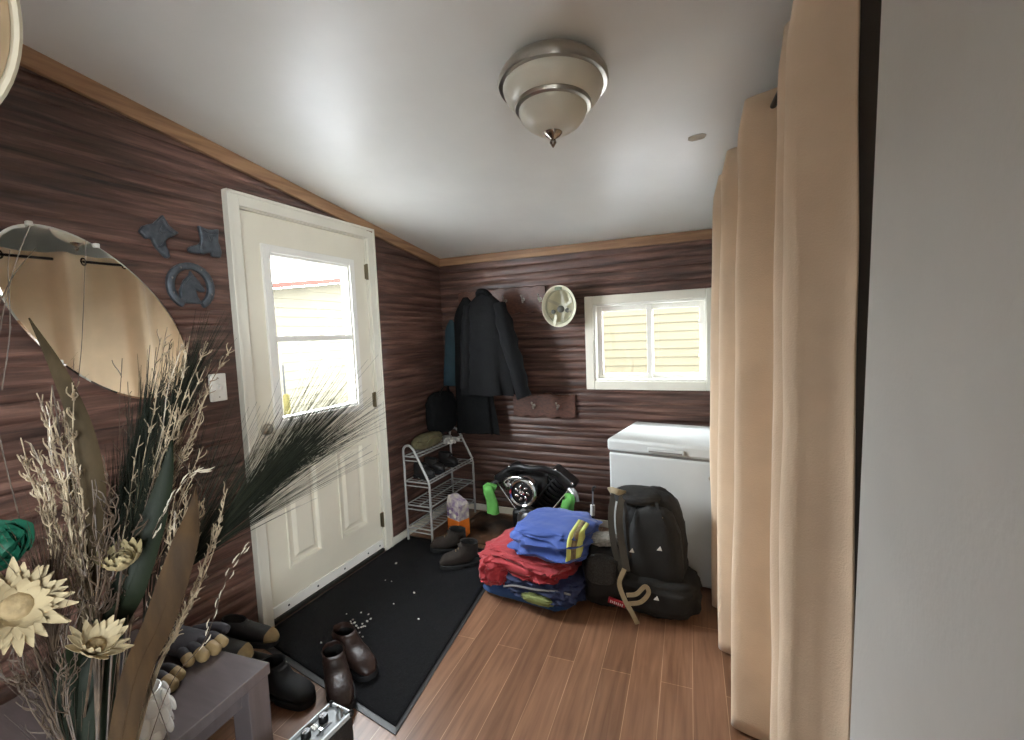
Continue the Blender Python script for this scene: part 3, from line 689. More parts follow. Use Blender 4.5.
# brown flattened mat in the corner under the engine
BM = thing('rug', 'small crumpled brown rug on the floor between the shoe rack and the engine', 'rug', (-1.46, 2.86, 0))
def brug(u, v):
    p = V((-1.735 + 0.39 * u, 2.60 + 0.50 * v, 0))
    h = 0.02 + 0.025 * max(0, noise.noise(V((p.x * 7, p.y * 5, 1)))) + 0.012 * math.sin(9 * v + 5 * u + 2 * noise.noise(p * 6))
    e = min(u, 1 - u, v, 1 - v); return p + V((0, 0, 0.004 + max(0, h) * min(1, e * 8)))
m = MB(); m.grid(brug, 30, 36); tag(BM); m.build('cloth', mat('brown_rug_cloth', (96, 66, 42), 0.95, vscale=5, rgb2=(44, 34, 26), bump=0.3, bscale=60), BM, solid=0.006)

# ---------------- shoe rack
WIRE = mat('rack_white_enamel', (176, 178, 176), 0.35, 0.3, var=0.05)
RK = thing('shoe_rack', 'white wire four-tier shoe rack standing against the left wall beyond the door', 'shoe rack', (-1.87, 2.8, 0))
XB, XF = -1.972, -1.772
def side_frame(y, dy):
    pts = [V((XB, y, 0.0)), V((XB, y + dy * .2, 0.60)), V((XB, y, 0.645)), V((XB + 0.02, y - dy, 0.672)), V((XB + 0.055, y - dy, 0.675)), V((XB + 0.085, y - dy, 0.650)), V((XF, y, 0.43)), V((XF, y, 0.39)), V((XF, y, 0.0))]
    out = []
    for i, p in enumerate(pts): out.append(p)
    return out
for yy in (2.485, 3.085):
    p = side_frame(yy, 0.0); m = MB()
    path = [p[0], p[1]] + spline([p[1], p[2], p[3], p[4], p[5]], 4)[1:] + [p[5].lerp(p[6], .5), p[6].lerp(p[5], .08), p[6] + V((0, 0, -.02)), p[7], p[8]]
    m.tube(path, 0.0085, 10); m.build('side_frame', WIRE, RK)
for k, (z, w0) in enumerate(((0.60, XB + .11), (0.425, XF), (0.26, XF), (0.10, XF))):
    xf = w0
    m = MB()
    for x in (XB, (XB + xf) / 2, xf): m.tube([(x, 2.485, z), (x, 3.085, z)], 0.0045, 6)
    for y in (2.485, 3.085): m.tube([(XB, y, z), (xf, y, z)], 0.0055, 6); m.tube([(XB, y, z - .028), (xf, y, z - .028)], 0.0045, 6)
    nb = 14
    for i in range(1, nb): y = 2.485 + 0.6 * i / nb; m.tube([(XB, y, z), (xf, y, z), (xf + .004, y, z + .02 if k == 1 else z)], 0.0022, 5)
    if k < 2: m.tube([(xf + .004, 2.485, z + .022), (xf + .004, 3.085, z + .022)], 0.004, 6)
    m.build('wire_shelf', WIRE, RK)

# ---------------- shoe builder
def shoe(name, label, cat, loc, rz, L=0.28, W=0.10, H=0.085, shaft=0.0, upper=None, sole=None, toe=None, pitch=0.0, roll=0.0, group=None, open_mat=None, laces=None, flat=False):
    T = Matrix.Translation(V(loc)) @ Rz(rz) @ Matrix.Rotation(pitch, 4, 'Y') @ Matrix.Rotation(roll, 4, 'X')
    t = thing(name, label, cat, loc, group); n = 28
    def halfw(u): return W / 2 * (0.70 + 0.12 * math.cos(u * 2 * PI) * 0 + 0.34 * math.sin(PI * min(1, max(0, (u - 0.12) / 0.98))) ** 1.0 - 0.10 * (1 - u) * u) * (1 - max(0, (u - 0.86) / 0.14) ** 2.4 * 0.62) * (1 - max(0, (0.10 - u) / 0.10) ** 2 * 0.4)
    # sole
    m = MB(T); out = []
    N = 26
    for i in range(N + 1): u = i / N; out.append((u * L, halfw(u) * 1.04 + 0.006 * math.sin(PI * u)))
    for i in range(N, -1, -1): u = i / N; out.append((u * L, -halfw(u) * 1.04 + 0.004 * math.sin(PI * u)))
    arch = lambda x: 0.010 if 0.30 < x / L < 0.46 and not flat else 0.0
    a = [V((x, y, arch(x))) for x, y in out]; b = [V((x, y, 0.024 + 0.006 * max(0, x / L - .8))) for x, y in out]
    m.loft([a, b]); m.build('sole', sole or DARKR, t, bevel=0.003, angle=50)
    # upper: rings along the path ankle -> toe
    top = 0.02 + (shaft if shaft else H)
    R = []
    if shaft:
        for k in range(5):
            v = k / 4; z = top - (top - 0.13) * v
            R.append((V((0.055 + 0.004 * v, 0, z)), V((1, 0, 0.12 * (1 - v))), 0.057 - 0.006 * v + 0.006 * (v > .8), W * 0.46 - 0.006 * v))
    else:
        R.append((V((0.060, 0, top)), V((1, 0, -0.10)), 0.052, W * 0.36))
        R.append((V((0.062, 0, top - 0.014)), V((1, 0, -0.05)), 0.058, W * 0.42))
    ht = 0.13 if shaft else top - 0.03
    R.append((V((0.064, 0, ht * 0.72)), V((0.80, 0, 0.45)), 0.074, W * 0.45))
    R.append((V((0.105 * L / .28, 0, ht * 0.50 + .006)), V((0.45, 0, 0.80)), 0.060, W * 0.46))
    for u in (0.50, 0.62, 0.74, 0.84, 0.92, 0.97, 0.995):
        h = (0.088 if shaft else max(0.055, H * 0.86)) * (1 - (u - 0.42) * 0.78) * (1 - max(0, (u - 0.82) / 0.18) ** 2 * 0.62)
        R.append((V((u * L, 0, 0.02 + h * 0.44)), V((0.12, 0, 1)), h * 0.52, halfw(u) * 0.99))
    rings = []
    for c, d, ra, rb in R:
        d = d.normalized(); ring = []
        for j in range(n):
            an = 2 * PI * j / n; ca, sa = math.cos(an), math.sin(an)
            p = c + d * (ra * math.copysign(abs(ca) ** 0.85, ca)) + V((0, 1, 0)) * (rb * math.copysign(abs(sa) ** 0.85, sa))
            p.z = max(p.z, 0.018); p.x = max(p.x, 0.004)
            p += V((1, 0, 0)) * 0.002 * noise.noise(p * 60 + V(loc)) + V((0, 1, 0)) * 0.003 * noise.noise(p * 40 + V(loc))
            ring.append(p)
        rings.append(ring)
    # opening: fold the collar inwards
    c, d, ra, rb = R[0]; d = d.normalized()
    def inner(k, dz): return [V((c.x, 0, c.z + dz)) + d * (ra * k * math.cos(2 * PI * j / n)) + V((0, rb * k * math.sin(2 * PI * j / n), 0)) for j in range(n)]
    m = MB(T); m.loft([inner(0.93, -0.004)] + rings, (False, True)); m.build('upper', upper, t, angle=60)
    m = MB(T); m.loft([inner(0.93, -0.003), inner(0.86, -0.02), inner(0.8, -min(0.09, top * .6)), inner(0.2, -min(0.095, top * .65))], (False, True)); m.build('lining', open_mat or mat('shoe_lining_dark', (18, 17, 16), 0.9), t)
    if toe:
        m = MB(T); tr = []
        for r_ in rings[-4:]: 
            cc = sum(r_, V()) / n; tr.append([cc + (p - cc) * 1.05 + V((0.003, 0, 0)) for p in r_])
        m.loft(tr, (True, True)); tag(m.build('toe_cap', toe, t, angle=60), 'tan toe cap')
    if laces:
        for k in range(4):
            u = 0.36 + 0.07 * k; h = 0.02 + (0.088 if shaft else H * .86) * (1 - (u - 0.42) * 0.75) * (0.99 - 0.0 * k)
            z = h * (1.12 - 0.22 * (u - .3) * 2)
            MB(T).tube(spline([(u * L, -W * .22, z - .012), (u * L + .004, 0, z + .004), (u * L, W * .22, z - .012)], 4), 0.003, 6).build('lace', laces, t)
    return t
BRL = mat('brown_boot_leather', (48, 32, 27), 0.42, var=0.25, vscale=9, bump=0.25, bscale=70, spec=0.5)
BLS = mat('black_shoe_leather', (30, 29, 29), 0.5, var=0.2, vscale=12, bump=0.15, bscale=60)
TANL = mat('tan_leather', (140, 118, 80), 0.7, var=0.15, vscale=20, bump=0.15, bscale=90)
DKB = mat('dark_brown_suede', (42, 34, 28), 0.85, var=0.3, vscale=16, bump=0.3, bscale=110)
zm = 0.0125
shoe('boot', 'brown leather ankle boot on the mat with its toe towards the silver-topped amplifier', 'boot', (-1.50, 1.335, zm), -0.62, 0.275, 0.098, 0.09, shaft=0.10, upper=BRL, group='brown boots on the mat')
shoe('boot', 'brown leather ankle boot on the mat with its toe towards the bare floor', 'boot', (-1.565, 1.435, zm), -0.30, 0.275, 0.098, 0.09, shaft=0.09, upper=BRL, group='brown boots on the mat')
# dark hiking boots in front of the rack
shoe('boot', 'dark brown hiking boot in front of the shoe rack, nearest the rack post', 'boot', (-1.50, 2.475, zm), 3.45, 0.24, 0.095, 0.09, shaft=0.125, upper=DKB, laces=mat('boot_lace_beige', (130, 110, 84), 0.8), group='hiking boots by the rack')
shoe('boot', 'dark brown hiking boot in front of the shoe rack, beside the brown rug', 'boot', (-1.345, 2.36, zm), 3.75, 0.24, 0.095, 0.09, shaft=0.125, upper=DKB, laces=mat('boot_lace_beige', (130, 110, 84), 0.8), group='hiking boots by the rack')
# black and tan shoes between the table and the door
shoe('shoe', 'plain black shoe on the floor under the tan-toed shoes, beside the door casing', 'shoe', (-1.985, 1.155, 0.0), 0.30, 0.27, 0.095, 0.088, upper=BLS, flat=True)
shoe('shoe', 'plain black shoe on the floor under the tan-toed shoes, behind the table end', 'shoe', (-1.985, 1.01, 0.0), 0.26, 0.27, 0.095, 0.088, upper=BLS, flat=True)
shoe('shoe', 'black shoe with tan toe cap on top of the shoe heap, nearest the door casing', 'shoe', (-2.0, 1.195, 0.112), 0.34, 0.255, 0.078, 0.085, upper=BLS, toe=TANL, pitch=0.06, group='black and tan shoes by the table')
shoe('shoe', 'black shoe with tan toe cap on top of the shoe heap, middle of the three', 'shoe', (-2.0, 1.09, 0.112), 0.30, 0.245, 0.078, 0.085, upper=BLS, toe=TANL, pitch=0.06, group='black and tan shoes by the table')
shoe('shoe', 'black shoe with tan toe cap on top of the shoe heap, nearest the mirror', 'shoe', (-2.0, 0.975, 0.112), 0.24, 0.245, 0.078, 0.085, upper=BLS, toe=TANL, pitch=0.06, group='black and tan shoes by the table')
shoe('rubber_boot', 'black rubber boot standing at the mat edge below the table corner', 'boot', (-1.69, 1.15, 0.0), 0.1, 0.25, 0.095, 0.10, shaft=0.12, upper=mat('dull_black_rubber', (13, 13, 14), 0.75, var=0.1))
# things on the rack
shoe('shoe', 'black shoe on the second tier of the rack, nearest the door', 'shoe', (-1.955, 2.57, 0.4305), 0.0, 0.165, 0.075, 0.085, upper=BLS, group='black shoes on the rack')
shoe('shoe', 'black shoe on the second tier of the rack, middle of the shelf', 'shoe', (-1.955, 2.70, 0.4305), 0.0, 0.165, 0.075, 0.085, upper=BLS, group='black shoes on the rack')
shoe('shoe', 'black shoe on the second tier of the rack, nearest the corner', 'shoe', (-1.955, 2.88, 0.4305), 0.0, 0.165, 0.075, 0.085, upper=BLS, group='black shoes on the rack')

def blob(name, m_, parent, c, s, e=0.6, rz=0.0, amp=0.04, fs=4.0, seed=0, nu=40, nv=26, R=None, flatbot=True, crease=0.0, cf=18, angle=70, taper=0.0, rid=0, wr=0.0, wf=6.0):
    M = Rz(rz).to_3x3() if R is None else R
    mb = MB(); c = V(c)
    def fn(p):
        q = superell(p, e)
        h = noise.fractal(V((q.x * fs + seed, q.y * fs, q.z * fs * 1.4)), 0.9, 2.0, 3)
        k = 1 + amp * h
        if rid: k += rid * (abs(noise.noise(V((q.x * fs * .7 + seed * 3, q.y * fs * .5, q.z * fs * 2.6)))) - 0.25)
        if wr:
            w = noise.noise(V((q.x * wf * .8 + seed, q.y * wf * .5, q.z * wf * 1.1))); k += wr * ((1 - abs(w)) ** 5 - 0.35)
        if crease: k += crease * math.sin(q.z * cf + 2.5 * noise.noise(V((q.x * 1.5, q.y * 1.5, seed)))) * (1 - abs(q.z) ** 4) * min(1, math.hypot(q.x, q.y) * 1.2) ** 3
        tp = 1 - taper * (q.z + 1) / 2
        q = V((q.x * k * tp, q.y * k * tp, q.z * (1 + amp * 0.8 * h)))
        return q
    mb.ball(c, s, nu, nv, M, fn)
    if flatbot:
        zmin = c.z - s[2] * 0.96
        for v in mb.v: v.z = max(v.z, zmin)
    o = mb.build(name, m_, parent, angle=angle)
    return o, mb

def shell_patch(name, mb, pred, m_, parent, off, thick=0.003):
    """a sewn-on band: the faces of a cloth picked by pred, lifted off it and given thickness"""
    cen = sum(mb.v, V()) / len(mb.v); used = {}; vs = []; fs = []
    for f in mb.f:
        c = sum((mb.v[i] for i in f), V()) / len(f)
        if pred(c) and len(f) == 4:
            q = []
            for i in f:
                if i not in used: used[i] = len(vs); d = (mb.v[i] - cen).normalized(); vs.append(mb.v[i] + d * off)
                q.append(used[i])
            fs.append(tuple(q))
    return link_mesh(name, vs, fs, m_, parent, solid=thick, angle=70)

OLV = mat('olive_canvas', (92, 86, 60), 0.9, var=0.25, vscale=14, bump=0.2, bscale=80)
t = thing('canvas_bag', 'olive canvas bag slumped on the top tier of the rack', 'bag', (-1.90, 2.66, 0.605)); blob('body', OLV, t, (-1.905, 2.68, 0.672), (0.055, 0.16, 0.052), 0.75, 0, 0.08, 3.5, 3, rid=0.12)
m = MB(); m.tube(spline([(-1.86, 2.56, .66), (-1.82, 2.6, .70), (-1.82, 2.7, .705), (-1.86, 2.78, .67)], 6), 0.008, 8, flat=.5); m.build('handle', OLV, t)
# pale work glove at the far end of the top tier
def glove(name, label, loc, rz, m_palm, m_tip, s=1.0, curl=0.25, group=None, tip_label=None, pitch=0.0, mirror=1, thumbk=1.0):
    t = thing(name, label, 'glove', loc, group)
    T = Matrix.Translation(V(loc)) @ Rz(rz) @ Matrix.Rotation(pitch, 4, 'Y') @ Matrix.Scale(s, 4)
    Fm = Matrix.Diagonal((1, mirror, 1, 1)); T = T @ Fm
    m = MB(T)
    m.loft([[V((x, w * math.cos(2 * PI * k / 20), 0.022 + h * math.sin(2 * PI * k / 20))) for k in range(20)] for x, w, h in ((-0.11, 0.048, 0.016), (-0.06, 0.042, 0.019), (-0.02, 0.045, 0.022), (0.03, 0.050, 0.022), (0.055, 0.049, 0.019), (0.066, 0.042, 0.012))])
    m.build('palm', m_palm, t, angle=70)
    for i, (y, L, r) in enumerate(((0.036, 0.062, 0.0125), (0.0125, 0.072, 0.0135), (-0.0125, 0.068, 0.0135), (-0.036, 0.052, 0.012))):
        p = [V((0.05, y * .92, 0.024)), V((0.05 + L * .4, y * 1.08, 0.029)), V((0.05 + L * .75, y * 1.15, 0.026 - curl * .02)), V((0.05 + L, y * 1.2, 0.018 - curl * .012))]
        q = spline(p, 4); m = MB(T); m.tube(q[:9], r, 12); m.build('finger', m_palm, t)
        m = MB(T); e = q[7:]; d = (e[-1] - e[-2]).normalized()
        m.tube(e + [e[-1] + d * r * .5, e[-1] + d * r * .85, e[-1] + d * r * 1.0], [r * 1.16] * len(e) + [r * 1.02, r * .7, r * .2], 14); o = m.build('fingertip', m_tip, t)
        if tip_label: tag(o, tip_label)
    m = MB(T); q = spline([V((-0.015, 0.038, 0.022)), V((0.02, 0.066 * thumbk, 0.024)), V((0.05, 0.078 * thumbk, 0.022)), V((0.068, 0.080 * thumbk, 0.018))], 4)
    m.tube(q + [q[-1] + V((.008, 0, -.002))], [0.015] * len(q) + [0.006], 12); m.build('thumb', m_tip if thumbk > 1 else m_palm, t)
    return t
PALEG = mat('pale_glove_cloth', (196, 194, 190), 0.9, var=0.1, vscale=20, bump=0.2)
glove('work_glove', 'pale grey cloth glove lying on the top tier of the rack beside the olive bag', (-1.885, 2.92, 0.608), -0.9, PALEG, PALEG, 0.85)
# dark bag on top of the rack against the wall
t = thing('duffel_bag', 'dark grey bag propped on the top of the shoe rack against the wall corner', 'bag', (-1.95, 2.8, 0.70)); blob('body', GRYC, t, (-1.93, 2.92, 0.83), (0.07, 0.17, 0.165), 0.7, 0, 0.06, 3, 6, rid=0.08)
m = MB(); m.tube(spline([(-1.90, 2.84, .97), (-1.88, 2.88, 1.03), (-1.88, 2.94, 1.03), (-1.90, 2.99, .97)], 6), 0.009, 8, flat=.5); m.build('handle', BLACKP, t)
# box of detergent
DB = thing('detergent_box', 'orange and white flower-printed box standing in front of the rack post', 'box', (-1.66, 2.66, 0))
T = TR((-1.655, 2.64, 0.0), -0.35) @ Matrix.Scale(1.18, 4)
m = MB(T); m.span((-0.055, -0.04, 0.004), (0.055, 0.04, 0.125)); m.build('orange_half', mat('box_orange', (226, 118, 30), 0.6, var=0.1), DB, smooth=False, bevel=0.003)
m = MB(T); m.span((-0.055, -0.04, 0.125), (0.055, 0.04, 0.215)); m.loft([[V((-.055, -.04, .215)), V((.055, -.04, .215)), V((.055, .04, .215)), V((-.055, .04, .215))], [V((-.05, -.03, .262)), V((.04, -.035, .25)), V((.045, .03, .235)), V((-.045, .035, .258))]])
m.build('printed_half', mat('box_floral_print', (222, 214, 194), 0.6, vscale=26, rgb2=(138, 116, 150)), DB, smooth=False, bevel=0.003)
for k in range(5):
    x = -0.042 + 0.021 * k; MB(T).ball((x, -0.041, 0.15 + 0.018 * (k % 3)), (0.012, 0.003, 0.012), 10, 6).build('printed_flower', mat('print_pale', (230, 226, 206), 0.6) if k % 2 else mat('print_mauve', (132, 108, 140), 0.6), DB)

# ---------------- motorcycle engine
EN = thing('engine', 'black and chrome twin-cylinder motorcycle engine on the floor by the far wall', 'engine', (-1.14, 2.82, 0))
ey = 2.83
EBLK = mat('engine_black', (30, 30, 31), 0.38, 0.4, var=0.25, vscale=20, bump=0.1)
def yl(prof, x, z, y=ey, n=40): return MB().lathe(prof, (x, y, z), (0, -1, 0), n)
m = MB(); m.span((-1.29, ey - .03, 0.20), (-1.03, ey + .10, 0.455)); m.build('rear_housing', EBLK, EN, bevel=0.05)
m = MB(); m.span((-1.30, ey - .08, 0.05), (-0.98, ey + .12, 0.21)); m.build('crankcase', EBLK, EN, bevel=0.03)
m = MB(); m.span((-1.32, ey - .10, 0.0), (-1.27, ey + .13, 0.07)); m.build('mount', EBLK, EN, bevel=0.008)
m = MB(); m.span((-1.01, ey - .10, 0.0), (-0.96, ey + .13, 0.07)); m.build('mount', EBLK, EN, bevel=0.008)
for sx, ex, ez in ((-1, -1.365, 0.435), (1, -0.945, 0.435)):
    a = V((-1.155 + sx * 0.035, ey + 0.04, 0.19)); b = V((ex, ey + 0.04, ez)); d = (b - a).normalized(); m = MB(); prof = []
    L = (b - a).length
    for k in range(9):
        h0 = L * k / 9; prof += [(0.088, h0), (0.088, h0 + L / 26), (0.068, h0 + L / 25), (0.068, h0 + L / 9.2)]
    m.lathe(prof, a, d, 28); m.build('finned_cylinder', EBLK, EN, angle=30)
    s_ = V((d.z, 0, -d.x)); m = MB(); R = Matrix((s_, V((0, 1, 0)), d)).transposed()
    m.box(b - d * 0.01, (0.19, 0.15, 0.075), R); m.build('rocker_cover', EBLK, EN, bevel=0.022)
    for q in (-0.07, 0.07):
        m = MB(); m.lathe([(0.010, 0), (0.010, 0.010), (0.004, 0.014)], b - d * .01 + s_ * q + V((0, -0.066, 0)) + d * 0.03, d + V((0, -0.6, 0)), 10); tag(m.build('bolt', CHROME, EN), 'chrome bolt')
    m = MB(); m.tube(spline([b + V((sx * 0.05, -0.05, -0.06)), b + V((sx * 0.09, -0.08, -0.09)), b + V((sx * 0.10, -0.09, -0.13))], 6), 0.026, 16); m.build('exhaust_port', STEEL if sx > 0 else EBLK, EN)
    for off in (-0.03, 0.03):
        m = MB(); m.tube([a + V((0, -0.085, 0)) + s_ * off * 2, b + V((0, -0.075, -0.03)) + s_ * off * 2], 0.007, 8); m.build('pushrod_tube', CHROME if off * sx > 0 else EBLK, EN)
m = MB(); m.tube(spline([(-1.33, ey - .03, 0.47), (-1.24, ey - .05, 0.505), (-1.15, ey - .06, 0.50), (-1.06, ey - .05, 0.505), (-0.97, ey - .03, 0.47)], 6), 0.022, 12); m.build('intake_manifold', EBLK, EN)
acx, acz = -1.182, 0.357
m = yl([(0.088, -0.02), (0.098, 0.02), (0.100, 0.06), (0.096, 0.085), (0.086, 0.095), (0.076, 0.088), (0.074, 0.07), (0.002, 0.07)], acx, acz, ey - .06, 56); m.build('air_cleaner_rim', CHROME, EN)
m = yl([(0.074, 0.072), (0.060, 0.082), (0.002, 0.084)], acx, acz, ey - .06); m.build('air_cleaner_face', EBLK, EN)
for k in range(7):
    a = 2 * PI * k / 7; m = MB(); c = V((acx + 0.042 * math.cos(a), ey - .146, acz + 0.042 * math.sin(a)))
    m.ball(c, (0.017, 0.007, 0.010), 12, 6, Matrix.Rotation(-a + 0.6, 3, 'Y')); m.build('face_rib', CHROME, EN)
m = yl([(0.022, 0.082), (0.020, 0.092), (0.008, 0.096), (0.002, 0.092)], acx, acz, ey - .06, 24); m.build('centre_boss', CHROME, EN)
m = MB(); m.tube(spline([(acx - .10, ey - .10, acz + .02), (acx - .13, ey - .10, acz + .055), (acx - .08, ey - .12, acz + .09), (acx, ey - .13, acz + .098)], 6), [0.03, .03, .03, .028, .028, .026, .026, .024, .022, .02, .02, .018, .016, .016, .014, .014, .012, .012, .01][:19], 14); m.build('intake_horn', CHROME, EN)
m = yl([(0.085, -0.01), (0.085, 0.02), (0.072, 0.032), (0.055, 0.03), (0.05, 0.038), (0.03, 0.045), (0.002, 0.046)], -1.165, 0.155, ey - .07); m.build('cam_cover', STEEL, EN)
for k in range(6):
    a = 2 * PI * k / 6 + .3; m = yl([(0.009, 0.02), (0.009, 0.036), (0.004, 0.038)], -1.165 + 0.074 * math.cos(a), 0.155 + 0.074 * math.sin(a), ey - .07, 10); m.build('cover_screw', CHROME, EN)
m = MB(); m.tube(spline([(-1.27, ey - .10, .06), (-1.24, ey - .13, .09), (-1.21, ey - .13, .06), (-1.15, ey - .12, .05)], 6), 0.010, 8); m.build('oil_line', STEEL, EN)
GRN = mat('bright_green_rag', (84, 150, 68), 0.8, var=0.12, vscale=12, bump=0.2)
def rag(label, pts, w, seed):
    t = thing('rag', label, 'rag', pts[-1]); P = spline(pts, 6); m = MB(); rings = []
    for i, p in enumerate(P):
        u = i / (len(P) - 1); r = w(u); d = (P[min(i + 1, len(P) - 1)] - P[max(i - 1, 0)]).normalized(); s, up = frame(d, V((0, 1, 0.01))); ring = []
        for k in range(20):
            a = 2 * PI * k / 20; rr = r * (1 + 0.22 * math.sin(3 * a + 4 * u + seed) + 0.16 * noise.noise(V((a, u * 4, seed))))
            ring.append(p + s * rr * math.cos(a) + up * rr * 0.55 * math.sin(a))
        rings.append(ring)
    m.loft(rings); m.build('cloth', GRN, t, angle=80); return t
rag('green rag stuffed in the engine port on the rack side', [(-1.40, ey - .10, .345), (-1.445, ey - .12, .365), (-1.43, ey - .14, .335), (-1.405, ey - .14, .27), (-1.40, ey - .14, .19)], lambda u: 0.026 + 0.018 * u if u > .35 else 0.034, 1)
rag('green rag hanging from the engine port on the freezer side', [(-0.90, ey - .08, .345), (-0.87, ey - .11, .34), (-0.885, ey - .13, .27), (-0.915, ey - .13, .17)], lambda u: 0.022 + 0.045 * u * (1.25 - u), 4)

# ---------------- pile of work clothes
BLUE = mat('royal_blue_coverall', (46, 74, 146), 0.75, var=0.10, vscale=5, bump=0.12, bscale=40, sheen=0.2)
RED = mat('red_work_jacket', (150, 26, 34), 0.75, var=0.12, vscale=6, bump=0.12, bscale=40, sheen=0.2)
NAVY = mat('navy_jacket', (36, 46, 80), 0.7, var=0.18, vscale=6, bump=0.15, bscale=40)
BLU2 = mat('mid_blue_trousers', (34, 62, 104), 0.8, var=0.12, vscale=6, bump=0.12, bscale=40)
HIVIS = mat('hi_vis_yellow', (190, 196, 110), 0.7, var=0.06); SILV = mat('reflective_tape', (150, 132, 96), 0.45, 0.2, vscale=40, rgb2=(96, 84, 60))
from mathutils.bvhtree import BVHTree
def push(o, mb, others, d, gap=0.007):
    """settle a cloth mesh against others: no vertex lies beyond their surface along -d"""
    d = V(d).normalized(); me = o.data; vs = []
    for q in others: vs.append(BVHTree.FromPolygons(q.v, q.f))
    for i, v in enumerate(mb.v):
        for b in vs:
            h = b.ray_cast(v + d * 3.0, -d)
            if h[0] is not None:
                e = (h[0] - v).dot(d) + gap
                if e > 0: v = v + d * e
        mb.v[i] = v; me.vertices[i].co = v
    me.update()
rz = -0.10; PX, PY = 0.02, -0.03
t = thing('trousers', 'folded mid-blue trousers at the bottom of the clothes pile', 'trousers', (-0.95 + PX, 2.26 + PY, 0)); o, c1 = blob('folded_cloth', BLU2, t, (-0.94 + PX, 2.29 + PY, 0.042), (0.265, 0.20, 0.040), 0.42, rz, 0.07, 2.6, 21, rid=0.10, crease=0.03, cf=7)
t = thing('jacket', 'folded navy jacket with yellow-green lining in the clothes pile', 'jacket', (-0.80 + PX, 2.24 + PY, 0.07)); o, c2 = blob('folded_cloth', NAVY, t, (-0.85 + PX, 2.26 + PY, 0.112), (0.215, 0.205, 0.055), 0.45, rz, 0.09, 3, 22, rid=0.16, crease=0.05, cf=8, nu=84, nv=50, wr=0.10, wf=3.5)
push(o, c2, [c1], (0, 0, 1))
m = MB(); m.tube(spline([(-1.02, 2.035, .10), (-0.95, 2.02, .125), (-0.84, 2.015, .13), (-0.72, 2.02, .14), (-0.66, 2.04, .125)], 6), 0.005, 6); m.build('zip', mat('grey_zip', (150, 150, 150), 0.4, 0.5), t)
blob('lining', mat('yellow_green_lining', (120, 128, 74), 0.8), t, (-0.85 + PX, 2.05 + PY, 0.078), (0.085, 0.022, 0.020), 0.7, rz, 0.2, 5, 2)
t = thing('jacket', 'crumpled red jacket in the middle of the clothes pile', 'jacket', (-1.0 + PX, 2.27 + PY, 0.15)); o, c3 = blob('folded_cloth', RED, t, (-0.95 + PX, 2.28 + PY, 0.200), (0.245, 0.205, 0.058), 0.5, rz - .1, 0.10, 3, 23, rid=0.18, crease=0.05, cf=7, nu=96, nv=56, wr=0.13, wf=3.2)
push(o, c3, [c1, c2], (0, 0, 1))
o, c3b = blob('sleeve', RED, t, (-1.135 + PX, 2.18 + PY, 0.145), (0.085, 0.12, 0.085), 0.7, 0.3, 0.12, 4, 29, rid=0.2, flatbot=False, nu=64, nv=36, wr=0.2, wf=3); push(o, c3b, [c1, c2], (0, 0, 1))
t = thing('coveralls', 'folded royal blue coveralls with hi-vis strip on top of the clothes pile', 'coveralls', (-0.82 + PX, 2.28 + PY, 0.26)); o, mb = blob('folded_cloth', BLUE, t, (-0.82 + PX, 2.28 + PY, 0.325), (0.200, 0.195, 0.082), 0.5, rz, 0.07, 2.4, 24, nu=110, nv=64, rid=0.10, crease=0.06, cf=9, wr=0.10, wf=2.6)
push(o, mb, [c2, c3, c3b], (0, 0, 1))
xc = -0.83
for a, b, mm, nm in ((0.100, 0.128, HIVIS, 'yellow_stripe'), (0.128, 0.158, SILV, 'silver_stripe'), (0.158, 0.186, HIVIS, 'yellow_stripe')):
    pass
def strip_mesh(x0_, x1_):
    """re-grid of the coverall surface between two x positions, following its top and front"""
    pts = {}
    m = MB(); rows = []
    from mathutils.bvhtree import BVHTree
    bv = BVHTree.FromPolygons(mb.v, mb.f); out = []
    for k in range(25):
        th = -0.15 + 2.1 * k / 24; row = []
        for x in (x0_, (x0_ + x1_) / 2, x1_):
            c = V((x, 2.24, 0.32)); d = V((0, -math.cos(th), math.sin(th)))
            h = bv.ray_cast(c + d * 0.6, -d)
            if h[0] is not None: row.append(h[0] + d * 0.002)
        if len(row) == 3: out.append(row)
    for _ in range(3):
        out = [out[0]] + [[(out[i - 1][j] + out[i][j] * 2 + out[i + 1][j]) / 4 for j in range(3)] for i in range(1, len(out) - 1)] + [out[-1]]
    out = [[p + V((0.003, -0.009, 0.010)) for p in r] for r in out]
    vs = [p for r in out for p in r]; fs = []
    for i in range(len(out) - 1):
        for j in range(2): fs.append((i * 3 + j, i * 3 + j + 1, i * 3 + j + 4, i * 3 + j + 3))
    return vs, fs
for a, b, mm, nm in ((-0.678, -0.659, HIVIS, 'yellow_stripe'), (-0.659, -0.637, SILV, 'silver_stripe'), (-0.637, -0.618, HIVIS, 'yellow_stripe')):
    vs, fs = strip_mesh(a, b); link_mesh(nm, vs, fs, mm, t, solid=0.003, angle=80)

